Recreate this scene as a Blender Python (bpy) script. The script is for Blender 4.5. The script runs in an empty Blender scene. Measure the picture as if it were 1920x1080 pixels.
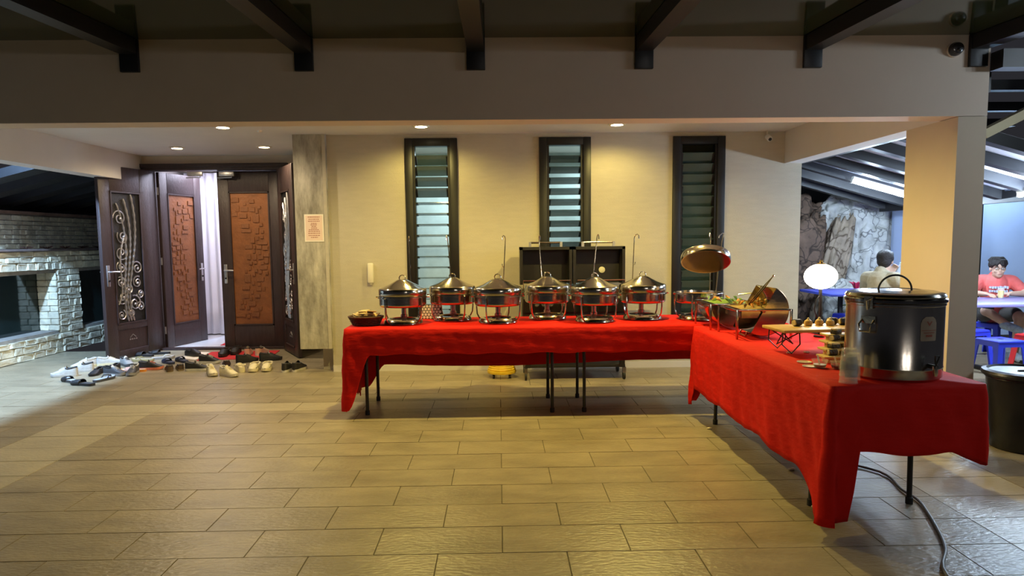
import bpy, bmesh, math, random
from mathutils import Vector, Matrix, noise
random.seed(7)
PI = math.pi
SC = bpy.context.scene
COL = SC.collection

# ------------------------------------------------------------------ camera
F, PIT, YAW, ROL, PCX, PCY, CH = 1280.0, .0933, .0166, .0107, 957.74, 570.09, 1.45
_f = Vector((math.sin(YAW)*math.cos(PIT), math.cos(YAW)*math.cos(PIT), -math.sin(PIT)))
_r = Vector((math.cos(YAW), -math.sin(YAW), 0))
_d = _f.cross(_r)
RT = _r*math.cos(ROL) + _d*math.sin(ROL)
DN = _d*math.cos(ROL) - _r*math.sin(ROL)
cam = bpy.data.cameras.new('camera')
cam.sensor_width = 36; cam.sensor_fit = 'HORIZONTAL'; cam.lens = 24
cam.shift_x = (960-PCX)/1920; cam.shift_y = (PCY-540)/1920
cam.clip_start = .05; cam.clip_end = 200
co = bpy.data.objects.new('camera', cam); COL.objects.link(co)
m3 = Matrix((RT, -DN, -_f)).transposed().to_4x4(); m3.translation = (0, 0, CH)
co.matrix_world = m3
SC.camera = co

def at(x, y, X=None, Y=None, Z=None):
    """a spot seen in the photograph, on the plane X, Y or Z of the place"""
    d = RT*((x-PCX)/F) + DN*((y-PCY)/F) + _f
    t = X/d.x if X is not None else (Y/d.y if Y is not None else (Z-CH)/d.z)
    return Vector((0, 0, CH)) + d*t

# ------------------------------------------------------------------ world and exposure
w = bpy.data.worlds.new('night'); SC.world = w; w.use_nodes = True
w.node_tree.nodes['Background'].inputs[0].default_value = (.30, .30, .36, 1)
w.node_tree.nodes['Background'].inputs[1].default_value = .035
vs = SC.view_settings
vs.view_transform = 'Standard'; vs.look = 'None'; vs.gamma = 1; vs.use_curve_mapping = False
vs.exposure = 1.0

WARM = (1, .775, .20); WARM2 = (1, .80, .50); COOL = (.62, .80, 1); LAV = (.80, .80, 1)
def lamp(name, kind, loc, power, col, size=.05, spot=None, blend=.6, rot=(0, 0, 0), size_y=None):
    l = bpy.data.lights.new(name, kind); l.energy = power; l.color = col
    if kind == 'AREA':
        l.size = size
        if size_y: l.shape = 'RECTANGLE'; l.size_y = size_y
    else: l.shadow_soft_size = size
    if kind == 'SPOT': l.spot_size = math.radians(spot); l.spot_blend = blend
    o = bpy.data.objects.new(name, l); COL.objects.link(o); o.location = loc; o.rotation_euler = rot
    return o
# ceiling downlights of the porch: the row seen in the photograph, the row behind the front beam, the two at the door
DL = [(-2.74, 7.0, 26, WARM2), (-.77, 7.04, 21, WARM), (1.21, 7.02, 20, WARM), (-3.88, 8.47, 26, WARM2), (-2.82, 8.44, 24, WARM2),
      (-2.74, 5.5, 34, WARM2), (-.77, 5.5, 80, WARM), (1.21, 5.5, 110, WARM)]
for x, y, p, c in DL:
    lamp('downlight_beam', 'SPOT', (x, y, 2.585), p, c, .035, 165, .5)
# tube lamps: under the lean-to on the left, under the lean-to on the right, in the entrance hall, in the room behind the louvres
lamp('left_flood_light', 'POINT', (-5.20, 6.3, 2.98), 600, (.38, .63, 1), .05)
for dx in (-.4, 0, .4): lamp('right_tube_light', 'POINT', (4.85+dx, 8.28, 1.90-.28*dx), 18, COOL, .05)
for dy in (-.4, 0, .4): lamp('right_tube_light', 'POINT', (5.2, 6.2+dy, 1.76), 34, COOL, .06)
for dy in (-.4, 0, .4): lamp('right_tube_light', 'POINT', (4.75, 3.1+dy, 2.55), 10, (.72, .86, 1), .06)
for dx in (-.4, 0, .4): lamp('right_tube_light', 'POINT', (7.0+dx, 9.15, 2.16), 6, (.42, .66, 1), .06)  # added tube hidden by the roof, put in to brighten the blue wall
for dx in (-.4, .4): lamp('court_fill_light', 'POINT', (2.2+dx, -1.0, 2.28), 8, (1, .88, .76), .06)  # made-up fill behind the viewer, lifts the front beam
lamp('hall_light', 'AREA', (-3.9, 10.1, 2.62), 24, LAV, .8, size_y=.5)
lamp('room_light', 'AREA', (-.6, 8.5, 2.45), 16, (.70, .93, 1), .5)
lamp('room_light', 'AREA', (1.2, 8.8, 2.45), 8, (.70, .93, 1), .4)

# ------------------------------------------------------------------ helpers
class MB:
    def __init__(s): s.v = []; s.f = []
    def add(s, vs_, fs):
        o = len(s.v); s.v += [tuple(p) for p in vs_]; s.f += [tuple(i+o for i in q) for q in fs]; return s
    def box(s, x0, x1, y0, y1, z0, z1):
        return s.add([(x, y, z) for z in (z0, z1) for y in (y0, y1) for x in (x0, x1)],
                     [(0, 2, 3, 1), (4, 5, 7, 6), (0, 1, 5, 4), (2, 6, 7, 3), (0, 4, 6, 2), (1, 3, 7, 5)])
    def rbox(s, x0, x1, y0, y1, z0, z1, b):
        """box with chamfered edges"""
        bm = bmesh.new(); bmesh.ops.create_cube(bm, size=1)
        for q in bm.verts:
            q.co = Vector(((x0+x1)/2+q.co.x*(x1-x0), (y0+y1)/2+q.co.y*(y1-y0), (z0+z1)/2+q.co.z*(z1-z0)))
        bmesh.ops.bevel(bm, geom=list(bm.edges), offset=b, segments=2, profile=.5, affect='EDGES')
        bm.verts.ensure_lookup_table()
        s.add([q.co.copy() for q in bm.verts], [[q.index for q in f.verts] for f in bm.faces]); bm.free(); return s
    def obox(s, c, ax, ay, az):
        c, ax, ay, az = map(Vector, (c, ax, ay, az))
        return s.add([c+ax*i+ay*j+az*k for k in (-1, 1) for j in (-1, 1) for i in (-1, 1)],
                     [(0, 2, 3, 1), (4, 5, 7, 6), (0, 1, 5, 4), (2, 6, 7, 3), (0, 4, 6, 2), (1, 3, 7, 5)])
    def tube(s, pts, r, n=8, closed=False):
        pts = [Vector(p) for p in pts]; N = len(pts); rr = r if isinstance(r, (list, tuple)) else [r]*N
        vs_ = []; up = None
        for i, p in enumerate(pts):
            a = pts[(i-1) % N] if closed else pts[max(i-1, 0)]; b = pts[(i+1) % N] if closed else pts[min(i+1, N-1)]
            t = (b-a).normalized()
            if up is None:
                up = t.orthogonal().normalized()
            up = (up - t*up.dot(t))
            up = up.normalized() if up.length > 1e-6 else t.orthogonal().normalized()
            q = t.cross(up)
            vs_ += [p+(up*math.cos(2*PI*k/n)+q*math.sin(2*PI*k/n))*rr[i] for k in range(n)]
        fs = []
        for i in range(N if closed else N-1):
            j = (i+1) % N
            fs += [(i*n+k, i*n+(k+1) % n, j*n+(k+1) % n, j*n+k) for k in range(n)]
        if not closed: fs += [tuple(range(n))[::-1], tuple(range((N-1)*n, N*n))]
        return s.add(vs_, fs)
    def lathe(s, prof, n=32, c=(0, 0, 0), sx=1, sy=1, a0=0, a1=2*PI):
        full = abs(a1-a0-2*PI) < 1e-6; cols = n if full else n+1
        vs_ = []
        for r, z in prof:
            for k in range(cols):
                a = a0+(a1-a0)*k/n
                vs_.append((c[0]+r*math.cos(a)*sx, c[1]+r*math.sin(a)*sy, c[2]+z))
        fs = []
        for i in range(len(prof)-1):
            for k in range(n):
                k2 = (k+1) % cols
                fs.append((i*cols+k, i*cols+k2, (i+1)*cols+k2, (i+1)*cols+k))
        if full:
            if prof[0][0] > 1e-5: fs.append(tuple(range(cols))[::-1])
            if prof[-1][0] > 1e-5: fs.append(tuple(range((len(prof)-1)*cols, len(prof)*cols)))
        return s.add(vs_, fs)
    def ring(s, prof, n=32, c=(0, 0, 0), sx=1, sy=1):
        """closed profile swept round: a ring without caps"""
        o = len(prof); vs_ = []
        for r, z in prof:
            for k in range(n):
                a = 2*PI*k/n; vs_.append((c[0]+r*math.cos(a)*sx, c[1]+r*math.sin(a)*sy, c[2]+z))
        fs = []
        for i in range(o):
            j = (i+1) % o
            fs += [(i*n+k, i*n+(k+1) % n, j*n+(k+1) % n, j*n+k) for k in range(n)]
        return s.add(vs_, fs)
    def prism(s, poly, z0, z1):
        n = len(poly)
        return s.add([(x, y, z0) for x, y in poly]+[(x, y, z1) for x, y in poly],
                     [tuple(range(n))[::-1], tuple(range(n, 2*n))]+[(i, (i+1) % n, n+(i+1) % n, n+i) for i in range(n)])
    def sph(s, c, r, n=12, m=8, rot=None):
        if not isinstance(r, (tuple, list)): r = (r, r, r)
        c = Vector(c); vs_ = []
        for i in range(m+1):
            t = PI*i/m
            for k in range(n):
                p = Vector((r[0]*math.sin(t)*math.cos(2*PI*k/n), r[1]*math.sin(t)*math.sin(2*PI*k/n), r[2]*math.cos(t)))
                vs_.append(c+(rot @ p if rot else p))
        return s.add(vs_, [(i*n+k, (i+1)*n+k, (i+1)*n+(k+1) % n, i*n+(k+1) % n) for i in range(m) for k in range(n)])
    def cone(s, p0, p1, r0, r1, n=12):
        s.tube([p0, p1], [r0, r1], n); s.sph(p0, r0, n, 8); s.sph(p1, r1, n, 8); return s
    def grid(s, fn, nu, nv, cu=False):
        vs_ = [fn(i/nu, j/nv) for j in range(nv+1) for i in range(nu+1)]; k = nu+1
        return s.add(vs_, [(j*k+i, j*k+i+1, (j+1)*k+i+1, (j+1)*k+i) for j in range(nv) for i in range(nu)])
    def xf(s, M):
        s.v = [tuple(M @ Vector(p)) for p in s.v]; return s
    def mesh(s, name, mat, smooth=True, weld=False):
        me = bpy.data.meshes.new(name); me.from_pydata(s.v, [], s.f)
        bm = bmesh.new(); bm.from_mesh(me)
        if smooth or weld: bmesh.ops.remove_doubles(bm, verts=bm.verts, dist=1e-5)
        bmesh.ops.recalc_face_normals(bm, faces=bm.faces)
        if smooth:
            for f in bm.faces: f.smooth = True
            for e in bm.edges:
                if len(e.link_faces) == 2 and e.calc_face_angle(0) > .65: e.smooth = False
        bm.to_mesh(me); bm.free()
        if mat: me.materials.append(mat)
        return me
    def build(s, name, mat, parent=None, smooth=True, loc=None, rz=0):
        return link(name, s.mesh(name, mat, smooth), parent, loc, rz)

def link(name, me, parent=None, loc=None, rz=0):
    o = bpy.data.objects.new(name, me); COL.objects.link(o)
    if parent: o.parent = parent
    if loc is not None: o.location = loc
    if rz: o.rotation_euler = (0, 0, rz)
    return o
def tag(o, label=None, cat=None, group=None, kind=None):
    if label: o['label'] = label
    if cat: o['category'] = cat
    if group: o['group'] = group
    if kind: o['kind'] = kind
    return o
def thing(name, label, cat, loc=(0, 0, 0), rz=0, group=None):
    o = bpy.data.objects.new(name, None); COL.objects.link(o); o.location = loc; o.rotation_euler = (0, 0, rz)
    o.empty_display_size = .1
    return tag(o, label, cat, group)
def struct(name, loc=(0, 0, 0), rz=0, label=None):
    o = bpy.data.objects.new(name, None); COL.objects.link(o); o.location = loc; o.rotation_euler = (0, 0, rz)
    o.empty_display_size = .1
    return tag(o, label, None, None, 'structure')
def solid(o, t, off=0):
    m = o.modifiers.new('thickness', 'SOLIDIFY'); m.thickness = t; m.offset = off; return o

_M = {}
def mat(name, col, rough=.5, metal=0., var=0., scale=6, stretch=(1, 1, 1), bump=0., bscale=30, bstretch=(1, 1, 1), rand=0., emit=0., ecol=None,
        trans=0., alpha=1., spec=None, col2=None, space='obj', coat=0.):
    if name in _M: return _M[name]
    m = bpy.data.materials.new(name); m.use_nodes = True; _M[name] = m
    nt = m.node_tree; b = nt.nodes['Principled BSDF']
    I = b.inputs
    I['Base Color'].default_value = (*col, 1); I['Roughness'].default_value = rough; I['Metallic'].default_value = metal
    if trans: I['Transmission Weight'].default_value = trans
    if alpha < 1: I['Alpha'].default_value = alpha
    if spec is not None: I['Specular IOR Level'].default_value = spec
    if coat: I['Coat Weight'].default_value = coat
    if emit:
        I['Emission Color'].default_value = (*(ecol or col), 1); I['Emission Strength'].default_value = emit
    def coords(st, sc):
        mp = nt.nodes.new('ShaderNodeMapping'); mp.inputs['Scale'].default_value = tuple(a*sc for a in st)
        if space == 'world': src = nt.nodes.new('ShaderNodeNewGeometry').outputs['Position']
        else: src = nt.nodes.new('ShaderNodeTexCoord').outputs['Object']
        nt.links.new(src, mp.inputs[0]); return mp.outputs[0]
    last = None
    if var or col2:
        n = nt.nodes.new('ShaderNodeTexNoise'); n.inputs['Scale'].default_value = 1; n.inputs['Detail'].default_value = 6
        n.inputs['Roughness'].default_value = .62
        nt.links.new(coords(stretch, scale), n.inputs['Vector'])
        r = nt.nodes.new('ShaderNodeMapRange'); r.inputs[1].default_value = .3; r.inputs[2].default_value = .7
        nt.links.new(n.outputs['Fac'], r.inputs[0])
        mx = nt.nodes.new('ShaderNodeMix'); mx.data_type = 'RGBA'
        a = [c*(1-var) for c in col]; c2 = col2 or [min(c*(1+var), 1) for c in col]
        if col2: a = col
        mx.inputs[6].default_value = (*a, 1); mx.inputs[7].default_value = (*c2, 1)
        nt.links.new(r.outputs[0], mx.inputs[0]); last = mx.outputs[2]
    if rand:
        oi = nt.nodes.new('ShaderNodeObjectInfo'); r = nt.nodes.new('ShaderNodeMapRange')
        r.inputs[3].default_value = 1-rand; r.inputs[4].default_value = 1+rand
        nt.links.new(oi.outputs['Random'], r.inputs[0])
        hs = nt.nodes.new('ShaderNodeHueSaturation'); nt.links.new(r.outputs[0], hs.inputs['Value'])
        if last: nt.links.new(last, hs.inputs['Color'])
        else: hs.inputs['Color'].default_value = (*col, 1)
        last = hs.outputs[0]
    if last: nt.links.new(last, I['Base Color'])
    if bump:
        n = nt.nodes.new('ShaderNodeTexNoise'); n.inputs['Scale'].default_value = 1; n.inputs['Detail'].default_value = 5
        nt.links.new(coords(bstretch, bscale), n.inputs['Vector'])
        bp = nt.nodes.new('ShaderNodeBump'); bp.inputs['Strength'].default_value = bump; bp.inputs['Distance'].default_value = .02
        nt.links.new(n.outputs['Fac'], bp.inputs['Height']); nt.links.new(bp.outputs[0], I['Normal'])
    return m
def vein(name, base, dark, scale, rough=.85, width=.06):
    """rock with dark cracks"""
    m = mat(name, base, rough, var=.3, scale=5, bump=.6, bscale=14, space='world'); nt = m.node_tree; b = nt.nodes['Principled BSDF']
    src = b.inputs['Base Color'].links[0].from_socket
    g = nt.nodes.new('ShaderNodeNewGeometry'); n = nt.nodes.new('ShaderNodeTexNoise'); n.inputs['Scale'].default_value = 3
    nt.links.new(g.outputs['Position'], n.inputs['Vector'])
    ad = nt.nodes.new('ShaderNodeVectorMath'); ad.operation = 'MULTIPLY_ADD'; ad.inputs[1].default_value = (.9, .9, .9)
    nt.links.new(n.outputs['Color'], ad.inputs[0]); nt.links.new(g.outputs['Position'], ad.inputs[2])
    v = nt.nodes.new('ShaderNodeTexVoronoi'); v.feature = 'DISTANCE_TO_EDGE'; v.inputs['Scale'].default_value = scale
    nt.links.new(ad.outputs[0], v.inputs['Vector'])
    r = nt.nodes.new('ShaderNodeMapRange'); r.inputs[1].default_value = 0; r.inputs[2].default_value = width
    nt.links.new(v.outputs['Distance'], r.inputs[0])
    mx = nt.nodes.new('ShaderNodeMix'); mx.data_type = 'RGBA'; mx.inputs[6].default_value = (*dark, 1)
    nt.links.new(r.outputs[0], mx.inputs[0]); nt.links.new(src, mx.inputs[7]); nt.links.new(mx.outputs[2], b.inputs['Base Color'])
    return m

# ------------------------------------------------------------------ materials
M_tile = mat('floor_tile', (.30, .250, .165), .34, var=.24, scale=2.6, stretch=(1, 2.4, 1), bump=.28, bscale=26, bstretch=(1, 2.2, 1), rand=.06, space='world')
M_tile2 = mat('pale_floor_tile', (.43, .375, .26), .34, var=.16, scale=2.6, stretch=(1, 2.4, 1), bump=.28, bscale=26, bstretch=(1, 2.2, 1), rand=.04, space='world')
M_grout = mat('grout', (.13, .11, .075), .9, var=.2, scale=20)
M_wall = mat('wall_cover', (.50, .46, .375), .8, var=.05, scale=5, stretch=(1, 1, 5), bump=.25, bscale=60, bstretch=(1, 1, 5), space='world')
M_white = mat('painted_plaster', (.66, .63, .60), .75, var=.03, scale=3, space='world')
M_pillar = mat('pillar_paint', (.55, .465, .35), .65, var=.04, scale=2, space='world')
M_beam = mat('taupe_paint', (.62, .525, .43), .65, var=.04, scale=2, space='world')
M_conc = mat('concrete_panel', (.20, .185, .15), .8, var=.38, scale=7, stretch=(1.6, 1, .45), bump=.3, bscale=18, space='world', col2=(.56, .53, .45))
M_black = mat('black_paint', (.006, .006, .008), .45, var=.2, scale=8)
M_glassroof = mat('tinted_glass', (.020, .028, .012), .06, var=.1, scale=1, spec=.6)
M_wood = mat('dark_wood', (.042, .026, .026), .42, var=.25, scale=10, stretch=(4, 4, .4), bump=.25, bscale=60, bstretch=(3, 3, .4))
M_copper = mat('copper_leather', (.22, .078, .024), .5, .1, var=.25, scale=5, bump=.3, bscale=30, rand=.08)
M_iron = mat('silver_iron', (.55, .53, .55), .35, .85, var=.15, scale=30)
M_mesh = mat('black_mesh', (.012, .011, .014), .6, bump=.4, bscale=160)
M_steel = mat('polished_steel', (.54, .49, .41), .16, 1, var=.05, scale=8, bump=.04, bscale=14)
M_brushed = mat('brushed_steel', (.50, .465, .42), .2, 1, var=.08, scale=4, stretch=(6, 6, .4), bump=.03, bscale=8)
M_red = mat('red_cloth', (.62, .011, .007), .75, spec=.15, var=.06, scale=4, bump=.22, bscale=14, bstretch=(1, 1, 2.5), space='world')
M_blacksteel = mat('black_steel', (.014, .013, .012), .4, var=.2, scale=12)
M_rubber = mat('rubber', (.02, .02, .02), .7, var=.1, scale=20)
M_lens = mat('lit_lens', (1, .93, .75), .4, emit=22, ecol=(1, .86, .55))
M_tubeon = mat('lit_tube', (1, 1, 1), .4, emit=11, ecol=(.80, .92, 1))
M_bulb = mat('lit_globe', (1, 1, 1), .4, emit=14, ecol=(1, .90, .74))
M_trimring = mat('lamp_trim', (.75, .70, .60), .35, .3)
M_lglass = mat('louvre_glass', (.05, .085, .08), .08, var=.1, scale=4, trans=.0, spec=.9, alpha=.72)
M_stone = mat('pale_stone', (.74, .68, .51), .85, var=.2, scale=7, bump=.5, bscale=22, rand=.14, space='world')
M_mortar = mat('mortar', (.30, .28, .25), .95, var=.2, scale=12, space='world')
M_tank = mat('dark_glass', (.012, .024, .023), .08, spec=.8, var=.2, scale=2)
M_roofsheet = mat('roof_sheet', (.72, .72, .86), .6, var=.05, scale=3, space='world')
M_bluewall = mat('pale_blue_wall', (.46, .56, .78), .8, var=.03, scale=3, space='world')
M_curtain = mat('white_curtain', (.82, .81, .86), .85, var=.03, scale=4)
M_hallfloor = mat('white_marble', (.78, .77, .78), .15, var=.06, scale=4)
M_mat = mat('red_mat', (.62, .03, .04), .9, var=.15, scale=30, bump=.3, bscale=90)
M_paper = mat('pink_paper', (.80, .62, .52), .8, var=.04, scale=10)
M_paperw = mat('paper_edge', (.86, .80, .70), .8)
M_ink = mat('faded_ink', (.42, .20, .15), .8)

# ------------------------------------------------------------------ floor
CEIL = 2.61; WY = 7.6
floor = tag(MB().box(-9, 12, -3, 9.36, -.12, -.004).build('floor', M_grout, None, False), None, None, None, 'structure')
tiles = MB(); tiles2 = MB(); _tm = {}; ntile = 0
rows = [3.06+.297*k for k in range(-18, 10)]; rows = [(a, b, False) for a, b in zip(rows, rows[1:])]
rows += [(rows[-1][1], 5.835, False), (5.835, 6.135, True)]
rows += [(6.135+.297*k, 6.135+.297*(k+1), False) for k in range(10)]
rows += [(6.135+2.97, 9.3, False)]
for i, (a, b, band) in enumerate(rows):
    off = 0 if (i % 2 == 0) else .3
    cuts = [-7.2+off+.6*k for k in range(0, 30)]
    cuts = [c for c in cuts if not (-3.6 < c < -3.0 or 2.4 < c < 3.0)]+[-3.6, -3.0, 2.4, 3.0]
    cuts = sorted(set(round(c, 3) for c in cuts))
    for x0, x1 in zip(cuts, cuts[1:]):
        if x1-x0 < .02: continue
        pale = (band and -3.61 < x0 < 2.9) or (b < 6.2 and (abs(x0+3.6) < .01 or abs(x0-2.4) < .01) and x1-x0 < .61)
        vis = b > 2.15 and a < 7.3 and x1 > -.745*b-.05 and x0 < .79*b+.05
        inner = a > 9.3 or (x1 < -4.9 and a > 10)
        if inner: continue
        if vis and b-a > .15:
            key = (round(x1-x0, 3), round(b-a, 3), pale)
            if key not in _tm:
                g = .0010; t = MB(); W_, D_ = (x1-x0)/2-g, (b-a)/2-g
                t.add([(-W_, -D_, -.01), (W_, -D_, -.01), (W_, D_, -.01), (-W_, D_, -.01), (-W_+.002, -D_+.002, 0), (W_-.002, -D_+.002, 0), (W_-.002, D_-.002, 0), (-W_+.002, D_-.002, 0)],
                      [(4, 5, 6, 7), (0, 1, 5, 4), (1, 2, 6, 5), (2, 3, 7, 6), (3, 0, 4, 7)])
                _tm[key] = t.mesh('tile', M_tile2 if pale else M_tile, False)
            o = link('tile', _tm[key], floor, ((x0+x1)/2, (a+b)/2, random.uniform(-.0006, .0006))); ntile += 1
        else:
            (tiles2 if pale else tiles).box(x0+.0010, x1-.0010, a+.0010, b-.0010, -.01, 0)
tag(tiles.build('far_tiles', M_tile, floor, False), None, None, None, 'stuff')
if tiles2.v: tag(tiles2.build('far_pale_tiles', M_tile2, floor, False), None, None, None, 'stuff')

# ------------------------------------------------------------------ porch shell
WIN = [(-1.016, -.441), (.454, 1.022), (1.925, 2.504)]; WZ0, WZ1 = .42, 2.565
b = MB(); xs = [-1.87]+[q for p in WIN for q in p]+[3.36]
for x0, x1 in zip(xs[::2], xs[1::2]): b.box(x0, x1, WY, WY+.15, 0, CEIL)
for x0, x1 in WIN: b.box(x0, x1, WY, WY+.15, 0, WZ0); b.box(x0, x1, WY, WY+.15, WZ1, CEIL)
tag(b.build('wall_back', M_wall, None, False), 'beige papered wall with three tall louvre windows', None, None, 'structure')
tag(MB().box(-1.87, 3.36, WY-.012, WY, 0, .07).build('baseboard_back', M_white, None, False), kind='structure')
b = MB().box(-4.73, 3.165, 4.93, WY, CEIL, CEIL+.08).box(-4.73, -1.87, WY, 9.3, CEIL, CEIL+.08)
tag(b.build('ceiling', M_white, None, False), kind='structure')
tag(MB().box(-4.95, 3.365, 4.9, 9.5, CEIL+.085, CEIL+.16).build('ceiling_light_block', M_beam, None, False), kind='structure')  # unseen roof slab, put above the ceiling to block light
tag(MB().box(-4.95, 3.365, 4.73, 4.93, 2.265, 2.805).build('wall_front', M_beam, None, False), 'taupe painted front beam of the porch', None, None, 'structure')
tag(MB().box(-4.95, -4.73, 4.93, 9.5, 2.265, CEIL+.084).build('wall_left', M_white, None, False), kind='structure')
tag(MB().box(3.165, 3.365, 4.93, WY, 2.262, CEIL+.084).build('wall_right', M_white, None, False), kind='structure')
tag(MB().box(3.165, 3.365, 4.731, 5.33, 0, 2.2618).build('pillar', M_pillar, None, False), kind='structure')
# recess of the entrance: wall over and beside the door, and the return wall
b = MB().box(-4.95, -4.76, 9.3, 9.45, 0, CEIL).box(-2.79, -1.87, 9.3, 9.45, 0, CEIL).box(-4.76, -2.79, 9.3, 9.45, 2.49, CEIL)
tag(b.build('wall_entrance', M_beam, None, False), kind='structure')
tag(MB().box(-2.02, -1.87, WY+.15, 9.3, 0, CEIL).build('wall_return', M_wall, None, False), kind='structure')
tag(MB().box(-2.79, -2.03, 9.286, 9.3, 0, .10).build('baseboard_entrance', M_wood, None, False), kind='structure')
# hanging concrete-look panel with the notice
pn = tag(MB().box(-2.215, -1.865, WY-.06, WY+.04, .27, CEIL).build('wall_panel', M_conc, None, False), 'weathered concrete-look panel beside the door', None, None, 'structure')
MB().box(-1.90, -1.866, WY-.066, WY-.06, .27, CEIL).build('edge_strip', M_wall, pn, False)
nt_ = thing('notice', 'pinkish paper notice taped to the concrete-look panel', 'notice', (0, 0, 0))
p0 = at(570, 402, Y=WY-.062); p1 = at(608, 453, Y=WY-.062)
MB().box(p0.x, p1.x, WY-.064, WY-.061, p1.z, p0.z).build('paper', M_paperw, nt_, False)
MB().box(p0.x+.014, p1.x-.014, WY-.0655, WY-.064, p1.z+.014, p0.z-.014).build('printed_field', M_paper, nt_, False)
cx = (p0.x+p1.x)/2; hh = p0.z-p1.z
for k, (fz, wd) in enumerate([(.10, .62), (.18, .55), (.25, .60), (.33, .3), (.38, .36), (.44, .26), (.50, .3), (.56, .56), (.62, .6), (.69, .62), (.77, .6), (.84, .36)]):
    t = MB(); x = cx-wd*(p1.x-p0.x)/2; e = cx+wd*(p1.x-p0.x)/2
    while x < e-.006:
        l = min(random.uniform(.010, .026), e-x); z = p0.z-hh*fz
        t.box(x, x+l, WY-.0662, WY-.0655, z-.005, z+.004); x += l+.004
    t.build('print_line', M_ink, nt_, False)

# ------------------------------------------------------------------ louvre windows
blade = MB(); blade.box(-.5, .5, -.05, .05, -.003, .003)
TILT = [.14, .55, 1.15]
for n, (x0, x1) in enumerate(WIN):
    wn = struct('window_%d' % (n+1), ((x0+x1)/2, WY, 0), 0, ['louvre window nearest the entrance with bright open blades', 'middle louvre window behind the barbecue', 'dark louvre window behind the raised lid'][n])
    hw = (x1-x0)/2; f = .085
    for nm, bx in (('frame_stile', (-hw, -hw+f, WZ0, WZ1)), ('frame_stile', (hw-f, hw, WZ0, WZ1)), ('frame_rail', (-hw+f, hw-f, WZ1-f, WZ1)), ('frame_rail', (-hw+f, hw-f, WZ0, WZ0+f))):
        MB().rbox(bx[0], bx[1], -.025, .10, bx[2], bx[3], .006).build(nm, M_black, wn)
    for s in (-1, 1): MB().box(s*(hw-f-.012)-.012, s*(hw-f-.012)+.012, .0, .09, WZ0+f, WZ1-f).build('inner_frame', M_black, wn, False)
    me = MB().box(-(hw-f-.024), hw-f-.024, -.062, .062, -.003, .003).mesh('blade', M_lglass, False)
    clipm = MB().box(-.012, .012, -.05, .05, -.006, .006).mesh('blade_clip', M_black, False)
    z = WZ0+f+.06
    while z < WZ1-f-.03:
        o = link('blade', me, wn, (0, .05, z)); tl = TILT[n] if not (n == 0 and z > 1.95) else .9; o.rotation_euler = (-tl, 0, 0)
        for s in (-1, 1): c = link('blade_clip', clipm, o, (s*(hw-f-.03), 0, -.004))
        z += .118
# the room behind the louvres
M_room = mat('room_wall', (.46, .52, .50), .8, var=.25, scale=2, space='world')
tag(MB().box(-1.87, 3.36, 9.3, 9.4, 0, CEIL).build('wall_room', M_room, None, False), kind='structure')
tag(MB().box(1.62, 1.72, WY+.15, 9.3, 0, CEIL).build('wall_dimming_partition', M_room, None, False), kind='structure')  # unseen dividing wall, added so the third window stays dim
tag(MB().box(3.26, 3.36, WY+.15, 9.3, 0, CEIL).build('wall_room_side', M_room, None, False), kind='structure')
tag(MB().box(-1.87, 3.26, WY+.15, 9.3, CEIL, CEIL+.08).build('ceiling_room', M_white, None, False), kind='structure')

# ------------------------------------------------------------------ entrance hall behind the doors
tag(MB().box(-4.94, -1.9, 9.36, 12.6, -.12, .012).build('floor_hall', M_hallfloor, None, False), kind='structure')
b = MB().box(-5.04, -4.94, 9.45, 12.6, 0, 2.7).box(-1.9, -1.8, 9.45, 12.6, 0, 2.7).box(-5.04, -1.8, 12.6, 12.7, 0, 2.7)
tag(b.build('wall_hall', M_white, None, False), kind='structure')
tag(MB().box(-5.04, -1.8, 9.45, 12.7, 2.7, 2.78).build('ceiling_hall', M_white, None, False), kind='structure')
def curt(u, v):
    x = -4.85+u*1.9; a = u*1.9*2*PI/.13
    return (x, 10.75+.030*math.sin(a)*(.6+.4*(1-v))+.012*math.sin(a*.37+1), .03+v*2.5)
cu = solid(MB().grid(curt, 150, 6).build('curtain', M_curtain), .004)
tag(cu, 'white pleated curtain hanging behind the open door', 'curtain')
rail = MB().tube([(-4.93, 10.75, 2.56), (-2.8, 10.75, 2.56)], .014, 8).build('curtain_rail', M_steel); tag(rail, 'slim rail carrying the white curtain in the doorway', 'rail')
q = [at(388, 640, Z=.013), at(430, 629, Z=.013), at(430, 641, Z=.013), at(408, 642, Z=.013)]
hm = MB().add([tuple(p) for p in ((-3.95, 9.62, .0125), (-2.95, 9.62, .0125), (-2.95, 10.45, .0125), (-4.02, 10.3, .0125))]+[tuple(p) for p in ((-3.95, 9.62, .018), (-2.95, 9.62, .018), (-2.95, 10.45, .018), (-4.02, 10.3, .018))],
            [(0, 1, 2, 3), (4, 5, 6, 7), (0, 1, 5, 4), (1, 2, 6, 5), (2, 3, 7, 6), (3, 0, 4, 7)]).build('hall_mat', M_mat, None, False)
tag(hm, 'red mat on the white floor inside the doorway', 'mat')

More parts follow.
